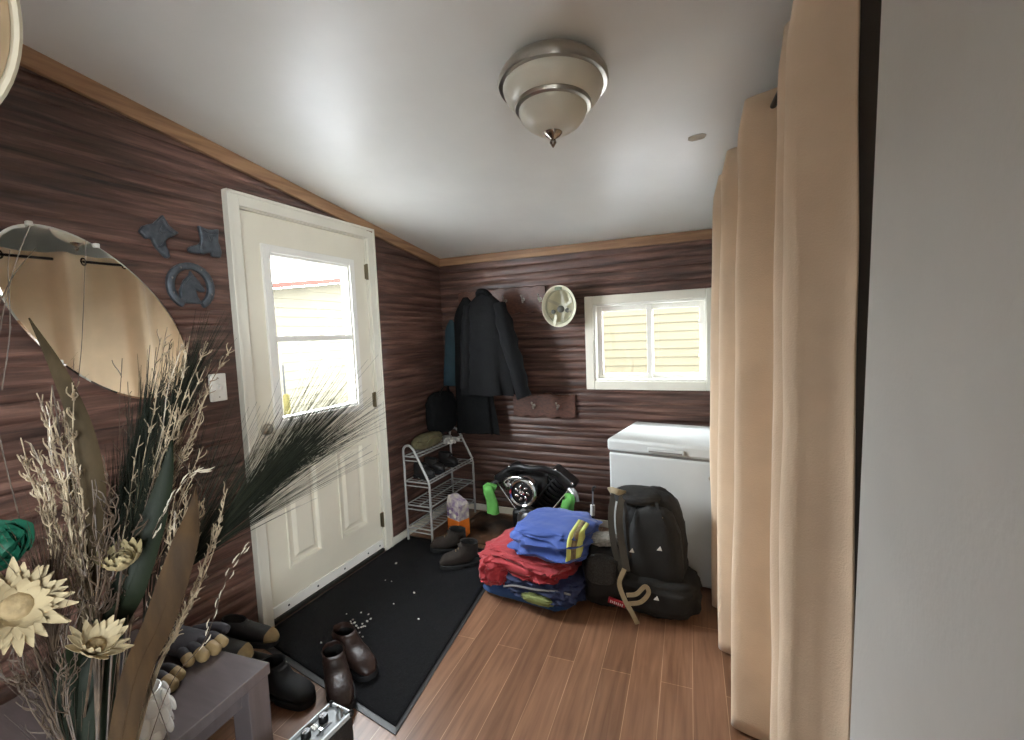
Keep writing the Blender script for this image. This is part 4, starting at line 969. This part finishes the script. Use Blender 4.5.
# ---------------- backpack and bags
BPK = mat('black_pack_nylon', (25, 24, 23), 0.8, var=0.15, vscale=14, bump=0.18, bscale=120)
BPK2 = mat('black_pack_panel', (21, 21, 20), 0.75, var=0.12, vscale=20, bump=0.1, bscale=160)
KHK = mat('khaki_webbing', (150, 136, 108), 0.8, var=0.08, vscale=60, bump=0.2, bscale=300)
BP = thing('backpack', 'large black backpack with khaki straps leaning on the freezer', 'backpack', (-0.34, 2.33, 0))
Rl = Matrix.Rotation(-0.06, 3, 'X') @ Matrix.Rotation(0.05, 3, 'Y')
o, bpm = blob('body', BPK, BP, (-0.315, 2.35, 0.315), (0.200, 0.15, 0.272), 0.62, 0, 0.05, 2.5, 31, R=Rl, taper=0.30, rid=0.06, nu=56, nv=36)
o, lom = blob('lower_compartment', BPK2, BP, (-0.325, 2.31, 0.105), (0.245, 0.155, 0.105), 0.55, -0.1, 0.08, 2.5, 32, rid=0.10, nu=48)
blob('front_pocket', BPK2, BP, (-0.285, 2.245, 0.335), (0.150, 0.065, 0.205), 0.62, -0.05, 0.05, 3, 33, taper=0.28, rid=0.06, flatbot=False)
blob('lid', BPK, BP, (-0.375, 2.335, 0.555), (0.120, 0.105, 0.034), 0.75, 0, 0.06, 3, 34, flatbot=False)
def strap(name, pts, w, m_, parent, th=0.004):
    P = spline([V(p) for p in pts], 6); m = MB(); rings = []
    for i, p in enumerate(P):
        d = (P[min(i + 1, len(P) - 1)] - P[max(i - 1, 0)]).normalized(); nrm = V((0.15, -1, 0.15)); s = d.cross(nrm).normalized(); nn = s.cross(d).normalized()
        rings.append([p - s * w / 2, p + s * w / 2, p + s * w / 2 + nn * th, p - s * w / 2 + nn * th])
    m.loft(rings); return m.build(name, m_, parent, angle=50)
strap('shoulder_strap', [(-0.440, 2.27, .575), (-0.445, 2.20, .51), (-0.440, 2.178, .42), (-0.425, 2.165, .33), (-0.405, 2.145, .24)], 0.034, mat('dark_khaki_pad', (62, 56, 47), 0.85, bump=0.2), BP, 0.014)
strap('shoulder_strap', [(-0.490, 2.29, .565), (-0.495, 2.235, .48), (-0.485, 2.21, .38), (-0.460, 2.19, .28), (-0.425, 2.16, .21)], 0.030, mat('dark_khaki_pad', (62, 56, 47), 0.85, bump=0.2), BP, 0.012)
tag(strap('waist_strap', [(-0.415, 2.135, .255), (-0.435, 2.11, .19), (-0.405, 2.09, .12), (-0.375, 2.085, .075), (-0.350, 2.09, .02)], 0.022, KHK, BP), 'khaki webbing strap end')
tag(strap('strap_loop', [(-0.40, 2.10, .145), (-0.355, 2.10, .16), (-0.315, 2.11, .20), (-0.30, 2.11, .17), (-0.335, 2.10, .125), (-0.39, 2.09, .11)], 0.020, KHK, BP), 'khaki webbing loop')
tag(strap('haul_loop', [(-0.515, 2.30, .580), (-0.49, 2.26, .596), (-0.46, 2.25, .592), (-0.43, 2.27, .58)], 0.030, KHK, BP, .006), 'khaki haul loop')
tag(strap('side_strap', [(-0.255, 2.21, .50), (-0.235, 2.205, .455), (-0.225, 2.205, .405)], 0.028, KHK, BP), 'khaki side strap')
for pts in ([(-0.42, 2.215, .56), (-0.41, 2.19, .48), (-0.40, 2.175, .36), (-0.39, 2.175, .30)], [(-0.275, 2.24, .56), (-0.24, 2.20, .48), (-0.20, 2.20, .38), (-0.19, 2.20, .30)]):
    strap('piping', pts, 0.012, BPK, BP, .006)
for x, y, z in ((-0.385, 2.172, .335), (-0.255, 2.172, .365), (-0.27, 2.148, .13)):
    m = MB(); m.prism([(-.012, -.009), (.012, -.009), (0.004, .012)], (x, y, z), (1, 0, 0), (0, 0, 1), (0, -1, 0), .004); tag(m.build('badge', mat('white_print', (226, 226, 222), 0.6), BP), 'small white badge')
# bag slumped at the left of the backpack
MB_ = thing('kit_bag', 'low black kit bag with grey fleece trim between clothes pile and backpack', 'bag', (-0.56, 2.3, 0))
o, mb2 = blob('body', BPK2, MB_, (-0.535, 2.29, 0.155), (0.13, 0.15, 0.155), 0.6, 0.2, 0.07, 3, 41, rid=0.10)
push(o, mb2, [bpm, lom], (-1, 0, 0)); push(o, mb2, [c1, c2, c3, mb], (1, 0, 0))
blob('mesh_pocket', mat('grey_mesh_fabric', (52, 52, 52), 0.8, vscale=160, rgb2=(30, 30, 30)), MB_, (-0.535, 2.165, 0.215), (0.075, 0.035, 0.075), 0.6, 0.1, 0.06, 3, 42, flatbot=False)
blob('fleece_trim', mat('grey_fleece', (150, 146, 138), 0.95, var=0.2, vscale=60, bump=0.6, bscale=200), MB_, (-0.545, 2.27, 0.325), (0.075, 0.06, 0.026), 0.8, 0.3, 0.15, 6, 43, flatbot=False)
RL = MB(); T = Matrix.Translation(V((-0.455, 2.137, 0.075))) @ Rz(0.12) @ Matrix.Rotation(0.25, 4, 'Y')
RL = MB(T); RL.box((0, 0, 0), (0.085, 0.014, 0.026)); lb = RL.build('label', mat('red_label', (160, 30, 44), 0.6), MB_, bevel=0.002); tag(lb, 'red label with pale lettering')
m = MB(T)
for k in range(7): m.box((-0.03 + 0.0095 * k, -0.0075, -0.001), (0.0055, 0.001, 0.010 if k % 2 else 0.013))
o = m.build('lettering', mat('label_white', (220, 214, 210), 0.6), lb, smooth=False)
# thin pump / rod standing behind the bags
PL = thing('hand_pump', 'thin black upright rod with pale grip behind the clothes pile', 'rod', (-0.655, 2.47, 0))
MB().tube([(-0.66, 2.46, 0.0), (-0.652, 2.47, 0.40)], 0.010, 10).build('barrel', BLACKP, PL)
MB().tube([(-0.652, 2.47, 0.40), (-0.648, 2.475, 0.50)], 0.0045, 8).build('rod', STEEL, PL)
MB().tube(spline([(-0.648, 2.475, 0.50), (-0.645, 2.475, 0.522), (-0.632, 2.472, 0.528)], 4), 0.008, 8).build('tip', DARKR, PL)
MB().tube([(-0.6535, 2.47, 0.36), (-0.651, 2.472, 0.42)], 0.013, 10).build('grip', PALEG, PL)

# ---------------- amplifier (silver control panel on top)
AM = thing('amplifier', 'small black amplifier with silver control panel on top beside the table', 'amplifier', (-1.04, 0.80, 0))
T = TR((-1.09, 0.955, 0), -0.05)   # local x to the right, y back towards the camera is negative
m = MB(T); m.span((0, -0.30, 0.0), (0.092, 0, 0.288)); m.build('cabinet', mat('black_tolex', (24, 23, 23), 0.55, var=0.2, vscale=60, bump=0.3, bscale=250), AM, bevel=0.008)
m = MB(T); m.span((0.002, -0.296, 0.286), (0.090, -0.002, 0.294)); m.build('control_panel', mat('silver_panel', (112, 116, 116), 0.5, 0.0, var=0.05), AM, bevel=0.002)
rim = MB(T)
for a, b in (((0, -0.30, .290), (0.007, 0, .303)), ((0.085, -0.30, .290), (0.092, 0, .303)), ((0.007, -0.007, .290), (0.085, 0, .303)), ((0.007, -0.30, .290), (0.085, -0.293, .303))): rim.span(a, b)
rim.build('rim', mat('polished_silver', (160, 163, 163), 0.4, 0.2), AM, smooth=False, bevel=0.002)
for y in (-0.055, -0.115, -0.19, -0.25):
    m = MB(T); m.lathe([(0.014, 0.294), (0.013, 0.310), (0.011, 0.3125), (0.002, 0.313)], (0.030, y, 0), (0, 0, 1), 20); k = m.build('knob', BLACKP, AM)
    MB(T).span((0.029, y - .011, 0.3125), (0.031, y, 0.3145)).build('pointer', mat('label_white', (220, 214, 210), 0.6), k, smooth=False)
for i in range(4): MB(T).box((0.022 + 0.009 * (i % 2), -0.080 - 0.008 * (i // 2), 0.296), (0.006, 0.005, 0.008)).build('button', VINYL, AM)
for (x, y, L) in ((0.056, -0.075, 0.05), (0.060, -0.15, 0.05), (0.066, -0.22, 0.05)):
    MB(T).box((x, y, 0.295), (0.004, L, 0.003)).build('slider_slot', BLACKP, AM, smooth=False); MB(T).box((x, y - .01, 0.299), (0.012, 0.008, 0.010)).build('slider', CHROME, AM, bevel=.001)
m = MB(T); m.tube(spline([(0.045, -0.016, .294), (0.045, -0.018, .312), (0.066, -0.020, .316), (0.078, -0.03, .300)], 5), 0.0035, 6); m.build('switch_lever', CHROME, AM)
for x in (0.004, 0.088):
    for y in (-0.004, -0.296): MB(T).ball((x, y, 0.297), 0.010, 10, 6).build('corner_cap', BLACKP, AM)

# ---------------- dark coffee table with gloves
ESP = mat('espresso_laminate', (94, 86, 86), 0.2, var=0.08, vscale=6, stretch=(1, 8, 1), bump=0.03, spec=0.9)
TB = thing('coffee_table', 'dark espresso coffee table with square legs holding the dried bouquet', 'table', (-1.55, 0.45, 0))
T = Matrix.Translation(V((-1.248, 0.878, 0))) @ Rz(0.095)
Wt, Lt, Ht = 0.60, 1.0, 0.44
m = MB(T); m.span((-Wt, -Lt, Ht - 0.035), (0, 0, Ht)); m.build('tabletop', ESP, TB, bevel=0.003, smooth=False)
for x in (-0.075, -Wt + .005):
    for y in (-0.075, -Lt + .005): MB(T).span((x, y, 0), (x + .07, y + .07, Ht - .035)).build('leg', ESP, TB, bevel=.003, smooth=False)
for a, b in (((-0.06, -Lt + .075, .345), (-0.035, -.075, .405)), ((-Wt + .035, -Lt + .075, .345), (-Wt + .06, -.075, .405)), ((-Wt + .075, -0.06, .345), (-.075, -.035, .405)), ((-Wt + .075, -Lt + .035, .345), (-.075, -Lt + .06, .405))):
    MB(T).span(a, b).build('apron', ESP, TB, smooth=False)
MB(T).span((-Wt + .02, -Lt + .02, .10), (-.02, -.02, .12)).build('lower_shelf', ESP, TB, smooth=False, bevel=.002)
GDK = mat('dark_glove_back', (42, 38, 42), 0.85, var=0.2, vscale=20, bump=0.2)
glove('work_glove', 'dark work glove with tan fingertips on the table, nearest the door', (-1.575, 0.82, 0.441), 0.0, GDK, TANL, 1.12, group='tan-fingered gloves on the table', tip_label='tan leather fingertip')
glove('work_glove', 'dark work glove with tan fingertips on the table, nearest the vase', (-1.545, 0.665, 0.441), 0.06, GDK, TANL, 1.2, group='tan-fingered gloves on the table', tip_label='tan leather fingertip', mirror=-1)
# ---------------- white vase and the dried bouquet on the table
PORC = mat('white_porcelain', (214, 212, 206), 0.25, var=0.05, vscale=20)
VC = V((-1.288, 0.562, 0.4405)); JS = 0.72
VA = thing('jar', 'white jar with raised petal relief on the dark coffee table behind the bouquet', 'jar', tuple(VC))
MB().lathe([(r_ * JS, h_ * JS) for r_, h_ in [(0.045, 0), (0.062, 0.004), (0.078, 0.04), (0.086, 0.085), (0.084, 0.125), (0.070, 0.160), (0.060, 0.178), (0.064, 0.186), (0.060, 0.188), (0.054, 0.176), (0.060, 0.15), (0.02, 0.06)]], VC, (0, 0, 1), 40, (True, True)).build('body', PORC, VA)
for row, (zz, rr, n_) in enumerate(((0.05, 0.080, 9), (0.105, 0.087, 9), (0.15, 0.077, 9))):
    for k in range(n_):
        a = 2 * PI * (k + 0.5 * (row % 2)) / n_; c = VC + V((rr * math.cos(a), rr * math.sin(a), zz)) * JS
        R = Rz(a).to_3x3() @ Matrix.Rotation(-0.25, 3, 'Y')
        MB().ball(c, (0.009 * JS, 0.019 * JS, 0.030 * JS), 12, 8, R).build('petal_relief', PORC, VA)
FV = V((-1.0, 0.36, 0.0)); MOUTH = V((-1.0, 0.36, 0.635))
FVT = thing('floor_vase', 'tall dark floor vase holding the dried bouquet in front of the coffee table', 'vase', tuple(FV))
MB().lathe([(0.07, 0), (0.082, 0.004), (0.105, 0.12), (0.112, 0.25), (0.098, 0.40), (0.070, 0.52), (0.056, 0.59), (0.064, 0.632), (0.066, 0.636), (0.058, 0.632), (0.050, 0.59), (0.062, 0.52), (0.088, 0.40), (0.02, 0.30)], FV, (0, 0, 1), 40).build('body', mat('dark_glazed_stoneware', (50, 44, 42), 0.3, var=0.2, vscale=8), FVT)
MB().lathe([(0.0735, 0.505), (0.078, 0.512), (0.0715, 0.52)], FV, (0, 0, 1), 40).build('neck_ring', mat('dark_glazed_stoneware', (50, 44, 42), 0.3), FVT)
DTW = mat('dry_twig_bark', (92, 76, 60), 0.55, vscale=30, rgb2=(60, 48, 38))
PTW = mat('pale_dry_twig', (184, 168, 140), 0.35, vscale=30, rgb2=(112, 96, 76))
PLUME = mat('dark_dyed_grass', (34, 39, 31), 0.6, spec=0.2, var=0.25, vscale=12)
PLUMET = mat('plume_tip_hair', (52, 54, 42), 0.6, spec=0.2, var=0.25, vscale=12)
LEAFB = mat('olive_brown_leaf', (70, 58, 40), 0.7, spec=0.15, vscale=5, stretch=(8, 8, 1), rgb2=(54, 45, 30))
LEAFD = mat('brown_dry_leaf', (70, 52, 32), 0.7, spec=0.15, vscale=5, stretch=(8, 8, 1), rgb2=(50, 37, 24))
LEAFG = mat('dark_green_leaf', (30, 38, 22), 0.55, spec=0.15, vscale=5, rgb2=(20, 26, 14))
FLW = mat('cream_straw_petal', (176, 160, 126), 0.75, var=0.10, vscale=14)
FLC = mat('straw_flower_centre', (158, 138, 102), 0.9, var=0.2, vscale=60, bump=0.4)
EMER = mat('emerald_petal', (12, 84, 62), 0.6, var=0.15, vscale=10)
def mouth(rx, ry): return MOUTH + V((rx * 0.034, ry * 0.034, -0.12))
def px_path(pts, base, n=8):
    """stem path: base in the vase, then measured points (px, py, distance)"""
    return spline([base] + [at(*p) for p in pts], n)
def bundle(name, label, cat, pts, base, n_twigs, spread, length, m_stem, m_twig, seed, r=0.0018, curl=0.012, n_sub=16, start=0.35, group=None, twl=(0.02, 0.05)):
    """a branching spray: main stem, and branches of wiggly curled twigs"""
    rng = random.Random(seed); t = thing(name, label, cat, tuple(base), group)
    P = px_path(pts, base, 6); MB().tube(P, lambda u: r * 1.7 * (1 - 0.6 * u), 6).build('stem', m_stem, t)
    N = len(P)
    for b in range(n_twigs):
        u0 = start * rng.random(); L = length * rng.uniform(0.65, 1.05); off = V((rng.uniform(-1, 1), rng.uniform(-1, 1), rng.uniform(-.3, .5))).normalized() * spread * rng.uniform(0.3, 1)
        m = MB(); path = []; K = 16; ph = [rng.uniform(0, 6.3) for _ in range(4)]
        for k in range(K + 1):
            v = k / K; uu = u0 + (1.0 - u0) * v * L; f = uu * (N - 1); i = min(N - 2, int(f)); p = P[i].lerp(P[i + 1], min(1.0, f - i)) + off * v ** 1.1
            w = curl * 0.55 * v
            p += V((math.sin(9 * v * 2 + ph[0]), math.sin(8 * v * 2 + ph[1]), 0.5 * math.sin(10 * v * 2 + ph[2]))) * w
            path.append(p)
        m.tube(path, lambda u: r * (1.15 - 0.5 * u), 5)
        for s_ in range(n_sub):
            v = rng.uniform(0.30, 1.0); i = int(v * K); i = min(i, K - 1); p = path[i]; d = (path[i + 1] - path[i]).normalized()
            side = V((rng.uniform(-1, 1), rng.uniform(-1, 1), rng.uniform(-1, 1))); side = (side - d * side.dot(d)).normalized()
            l = rng.uniform(*twl); q = []; c1 = rng.uniform(-1, 1); s2 = side.cross(d)
            for k in range(6):
                w = k / 5; q.append(p + d * l * w * 0.9 + side * (l * 0.38 * w + curl * 0.35 * math.sin(w * 5 + ph[1])) + s2 * curl * 0.6 * math.sin(w * 4.2 + c1 * 3) * w)
            m.tube(q, lambda u: r * (0.95 - 0.25 * u), 4)
        m.build('twig', m_twig, t)
    return t
def plume(name, label, pts, base, n, hair, spread, seed, m_=PLUME, r=0.0007, start=0.25, droop=0.0, group=None, end=0.9, mt=None):
    rng = random.Random(seed); t = thing(name, label, 'dried grass', tuple(base), group)
    P = px_path(pts, base, 10); N = len(P); MB().tube(P, lambda u: 0.0022 * (1 - 0.75 * u), 6).build('stem', m_, t)
    m = MB(); m2 = MB()
    for h in range(n):
        u = start + (end - start) * rng.random(); f = u * (N - 1); i = min(N - 2, int(f)); p = P[i].lerp(P[i + 1], f - i); d = (P[i + 1] - P[i]).normalized()
        s, up = frame(d); a = rng.uniform(0, 2 * PI); o = s * math.cos(a) + up * math.sin(a); L = hair * rng.uniform(0.55, 1.1); sp = spread * rng.uniform(0.15, 1.0); q = []
        g = i
        for k in range(6):
            w = k / 5
            q.append(p + d * L * w + o * sp * L * (w ** 1.25) + V((0, 0, -droop * L * w * w)) + o * 0.003)
        (m if h % 3 else m2).tube(q, lambda w: r * (1.1 - 0.75 * w), 3)
    m.build('hairs', m_, t); m2.build('hairs', mt or m_, t)
    return t
def leaf(name, label, pts, base, widths, m_, normal=None, group=None, fold=0.25):
    t = thing(name, label, 'dried leaf', tuple(base), group); P = px_path(pts, base, 8); N = len(P); m = MB(); rings = []
    for i, p in enumerate(P):
        u = i / (N - 1); d = (P[min(i + 1, N - 1)] - P[max(i - 1, 0)]).normalized(); view = (EYE - p).normalized() if normal is None else V(normal)
        s = d.cross(view).normalized(); nn = s.cross(d).normalized(); k = u * (len(widths) - 1); a = min(len(widths) - 2, int(k)); w = widths[a] * (1 - (k - a)) + widths[a + 1] * (k - a); th = 0.0012
        rings.append([p - s * w / 2 - nn * fold * w / 2, p + nn * th, p + s * w / 2 - nn * fold * w / 2, p + s * w / 2 - nn * (fold * w / 2 + th), p - nn * th, p - s * w / 2 - nn * (fold * w / 2 + th)])
    m.loft(rings); m.build('blade', m_, t, angle=50)
    MB().tube([P[i] for i in range(0, N)], lambda u: 0.0022 * (1 - .8 * u), 5).build('midrib', m_, t)
    return t
def flower(name, label, pos, facing, R, n, stem_pts, base, seed, cup=0.35, layers=3, m_=None, mc=None, wide=0.24, group=None):
    rng = random.Random(seed); t = thing(name, label, 'dried flower', tuple(base), group)
    P = px_path(stem_pts, base, 6); P = P + [V(pos)]; MB().tube(P, 0.0022, 6).build('stem', DTW, t)
    f = V(facing).normalized(); s, u = frame(f); pos = V(pos)
    m = MB(); m.ball(pos + f * R * 0.10, (R * .30, R * .30, R * .18), 20, 10, Matrix((s, u, f)).transposed(), lambda p: p * (1 + 0.08 * noise.noise(p * 9))); m.build('centre', mc or FLC, t)
    for L in range(layers):
        for k in range(n):
            a = 2 * PI * (k + 0.5 * L) / n + rng.uniform(-.1, .1); o = s * math.cos(a) + u * math.sin(a); sd = f.cross(o); ln = R * (1 - 0.18 * L) * rng.uniform(0.85, 1.1); w = R * wide * rng.uniform(.85, 1.15); cp = cup + 0.28 * L + rng.uniform(-.12, .12)
            m = MB(); rings = []
            for i in range(8):
                v = i / 7; p = pos + o * ln * (0.12 + 0.88 * v) * math.cos(cp * v * .9) + f * ln * v * math.sin(cp) * (0.6 + .4 * v)
                hw = w * (0.35 + 0.65 * math.sin(PI * min(1, v * .95 + .1) ** 0.9)) * (1 - max(0, (v - .75) / .25) ** 2 * .8) + 0.0004
                b = f * hw * 0.30
                rings.append([p - sd * hw + b, p, p + sd * hw + b, p + sd * hw + b - f * 0.0009, p - f * 0.0012, p - sd * hw + b - f * 0.0009])
            m.loft(rings); m.build('petal', m_ or FLW, t, angle=60)
    return t
# leaves
leaf('broad_leaf', 'tall olive-brown pointed leaf crossing the lower edge of the mirror', [(84, 640, 1.0), (92, 560, .97), (93, 490, .95), (82, 430, .94), (58, 370, .94), (29, 318, .95)], mouth(-.3, -.2), [0.010, 0.022, 0.036, 0.042, 0.036, 0.024, 0.003], LEAFB)
leaf('broad_leaf', 'broad brown leaf standing in front of the vase', [(132, 690, .88), (160, 620, .88), (183, 550, .90), (192, 515, .93), (196, 488, .95)], mouth(-0.27, 0.25), [0.034, 0.046, 0.052, 0.052, 0.042, 0.02, 0.002], LEAFD)
leaf('broad_leaf', 'dark green blade leaf leaning right in the bouquet', [(100, 660, .92), (128, 590, .93), (150, 530, .97), (165, 480, 1.0), (172, 440, 1.02)], mouth(0.04, -0.49), [0.04, 0.058, 0.060, 0.05, 0.03, 0.004], LEAFG)
leaf('broad_leaf', 'dark green blade leaf low at the left of the vase', [(70, 690, .90), (88, 640, .90), (120, 600, .92)], mouth(0.37, 0.48), [0.05, 0.05, 0.04, 0.004], LEAFG)
# plumes
plume('grass_plume', 'dark feathery grass plume sweeping right across the door', [(150, 620, 1.04), (205, 548, 1.12), (252, 497, 1.22), (292, 462, 1.32), (322, 438, 1.40)], mouth(.6, .5), 760, 0.46, 0.34, 51, start=0.16, end=0.66, r=0.0009, mt=PLUMET)
plume('grass_plume', 'dark feathery grass plume standing upright before the mirror edge', [(118, 610, 1.02), (140, 520, 1.04), (165, 440, 1.08), (188, 385, 1.12)], mouth(.3, .3), 460, 0.25, 0.26, 52, start=0.3, end=0.9, r=0.0009, mt=PLUMET)
plume('grass_plume', 'short dark feathery grass plume left of the upright plume', [(96, 620, 1.04), (112, 540, 1.06), (132, 470, 1.09), (146, 430, 1.10)], mouth(.0, .4), 420, 0.22, 0.30, 53, start=0.3, end=0.9, r=0.0009)
plume('grass_tuft', 'brown fine grass tuft spilling at the left foot of the bouquet', [(58, 690, .90), (52, 620, .88), (46, 560, .88)], mouth(-0.72, -0.13), 240, 0.20, 0.42, 54, DTW, start=0.05, end=0.8, r=0.0008)
# twig sprays
bundle('twig_spray', 'curly pale twig spray at the far left of the bouquet under the mirror', 'dried twigs', [(96, 640, .97), (80, 560, .94), (66, 470, .93), (52, 385, .94)], mouth(-.5, 0), 19, 0.070, 1.0, DTW, PTW, 61, r=0.0016, n_sub=26, curl=0.0075, twl=(0.016, 0.036))
bundle('twig_spray', 'tall curly twig spray reaching up beside the light switch', 'dried twigs', [(118, 630, 1.04), (145, 530, 1.06), (176, 430, 1.10), (204, 345, 1.14)], mouth(.5, .2), 26, 0.095, 1.0, DTW, PTW, 62, r=0.0014, n_sub=26, curl=0.0075, twl=(0.016, 0.036))
bundle('twig_spray', 'low curly twig spray right of the vase over the gloves', 'dried twigs', [(150, 680, 1.0), (172, 620, 1.02), (190, 560, 1.04), (200, 502, 1.06)], mouth(.9, -.2), 17, 0.070, 1.0, DTW, PTW, 63, r=0.0015, n_sub=26, curl=0.0075, twl=(0.016, 0.036))
bundle('twig_spray', 'fine bare twig spray in front of the lower mirror', 'dried twigs', [(112, 620, 1.08), (130, 520, 1.12), (142, 430, 1.15), (150, 345, 1.18)], mouth(.2, .6), 18, 0.09, 1.0, DTW, DTW, 64, r=0.0011, n_sub=8, curl=0.006)
bundle('twig_spray', 'dark curly twig spray low in the middle of the bouquet', 'dried twigs', [(96, 650, .90), (98, 590, .89), (96, 530, .89), (92, 480, .90)], mouth(0.72, -0.46), 8, 0.07, 1.0, DTW, DTW, 65, r=0.0016, n_sub=12)
bundle('twig_spray', 'reddish-brown twig spray hanging at the left foot of the bouquet', 'dried twigs', [(56, 720, .84), (40, 670, .83), (24, 610, .84)], mouth(-0.06, 0.24), 9, 0.08, 1.0, DTW, DTW, 66, r=0.0012, n_sub=10)
def sprig(label, pts, base, n_leaf, seed):
    """thin stem with small pale curled bracts along it"""
    rng = random.Random(seed); t = thing('dried_sprig', label, 'dried twigs', tuple(base)); P = px_path(pts, base, 10); MB().tube(P, 0.0009, 5).build('stem', DTW, t)
    m = MB()
    for k in range(n_leaf):
        i = int(len(P) * (0.45 + 0.53 * k / n_leaf)); i = min(i, len(P) - 2); p = P[i]; d = (P[i + 1] - P[i]).normalized(); o = V((rng.uniform(-1, 1), rng.uniform(-1, 1), rng.uniform(-.5, .5))) * 0.006
        m.tube([p + o, p + o + d * 0.010 + o * .5, p + o * 1.2 + d * 0.020], [0.0008, 0.0018, 0.0006], 5)
    m.build('bract', mat('silvery_bract', (190, 180, 160), 0.35, var=0.1), t)
sprig('single sprig with silvery bracts curving in front of the door casing', [(168, 690, 1.02), (205, 640, 1.06), (228, 575, 1.10), (250, 543, 1.12)], mouth(.9, 0), 16, 71)
sprig('single sprig with silvery bracts rising in the middle of the bouquet', [(120, 640, .95), (150, 540, .97), (186, 480, 1.0), (205, 470, 1.02)], mouth(.3, -.4), 22, 72)
def bare(label, pts, base, r=0.0016):
    t = thing('bare_twig', label, 'dried twigs', tuple(base)); P = px_path(pts[0], base, 8); MB().tube(P, lambda u: r * (1 - 0.5 * u), 6).build('stem', DTW, t)
    for q in pts[1:]: MB().tube(spline([at(*p) for p in q], 6), lambda u: r * (.8 - 0.4 * u), 5).build('side_twig', DTW, t)
bare('bare forked dark twig at the far left before the mirror', [[(60, 650, .98), (20, 520, .95), (-6, 400, .93), (2, 320, .93), (16, 262, .94), (30, 226, .95)], [(-4, 310, .93), (14, 275, .94), (36, 248, .95)], [(2, 390, .93), (10, 330, .94), (8, 270, .94), (10, 250, .95)]], mouth(-.8, -.2))
bare('long thin bare twig curving up across the mirror', [(p) for p in [[(92, 560, 1.05), (76, 430, 1.06), (82, 340, 1.08), (86, 240, 1.10)]]] + [[(66, 400, 1.05), (72, 380, 1.06), (74, 358, 1.06)]], mouth(-.2, .5), 0.0012)
bare('dark bent twig pointing down towards the door over the right of the bouquet', [[(135, 560, .98), (160, 460, 1.0), (170, 450, 1.02), (188, 468, 1.03), (202, 488, 1.04)]], mouth(.4, -.1), 0.0014)
bare('pale bent grass stalk arching over the table edge beside the vase', [[(146, 676, 1.0), (152, 690, .98), (160, 712, .95), (172, 745, .92)]], mouth(.8, -.3), 0.0016)
# flowers
flower('straw_flower', 'large cream dried flower facing the viewer at the left edge', at(14, 608, .80), (EYE - at(12, 606, .80)) + V((0.5, 0.3, .35)), 0.080, 26, [(60, 700, .90), (36, 650, .84)], mouth(-0.17, -0.33), 81, cup=0.18, wide=0.115)
flower('straw_flower', 'cream dried flower seen from the side low in the bouquet', at(94, 648, .84), V((0.55, 0.25, 0.75)), 0.056, 14, [(84, 720, .88)], mouth(0.46, 0.17), 82, cup=0.55, layers=2, wide=0.15)
flower('straw_flower', 'crumpled yellowish dried flower in the middle of the bouquet', at(122, 566, .90), V((0.3, -0.2, 0.9)), 0.05, 14, [(112, 650, .92), (118, 600, .90)], mouth(-0.56, 0.23), 83, cup=0.9, layers=3, m_=mat('yellowish_petal', (150, 136, 100), 0.8, var=0.12), wide=0.22)
flower('rose', 'emerald green fabric flower at the left edge above the cream flower', at(8, 548, .86), V((0.5, -0.5, 0.4)), 0.060, 5, [(40, 660, .90), (20, 600, .87)], mouth(0.31, -0.66), 84, cup=0.5, layers=3, m_=EMER, mc=EMER, wide=0.55)
# ================================================================ LIGHT
w = bpy.data.worlds.new('overcast_sky'); S.world = w; w.use_nodes = True
bg = w.node_tree.nodes['Background']; bg.inputs['Color'].default_value = (0.89, 0.955, 1.0, 1); bg.inputs['Strength'].default_value = 34.0
def portal(name, loc, rot, sx, sy):
    l = bpy.data.lights.new(name, 'AREA'); l.shape = 'RECTANGLE'; l.size = sx; l.size_y = sy; l.cycles.is_portal = True
    o = bpy.data.objects.new(name, l); COL.objects.link(o); o.location = loc; o.rotation_euler = rot
portal('door_daylight_portal', (XL - 0.10, 1.88, 1.44), (0, -PI / 2, 0), 0.86, 0.56)
portal('window_daylight_portal', (-0.42, YF + 0.13, 1.32), (-PI / 2, 0, 0), 0.74, 0.54)
portal('fill_window_portal', (XR + 0.11, (SY0 + SY1) / 2, (SZ0 + SZ1) / 2), (0, PI / 2, 0), SZ1 - SZ0, SY1 - SY0)  # sky sampling through the added fill window
S.cycles.max_bounces = 10; S.cycles.diffuse_bounces = 6; S.cycles.glossy_bounces = 4; S.cycles.transparent_max_bounces = 12
S.cycles.sample_clamp_indirect = 6.0
S.cycles.use_denoising = True
S.view_settings.view_transform = 'Standard'; S.view_settings.look = 'None'; S.view_settings.gamma = 1.0; S.view_settings.use_curve_mapping = False
S.view_settings.exposure = 0.8
for o in ROOTS:
    if '_w' in o: del o['_w']
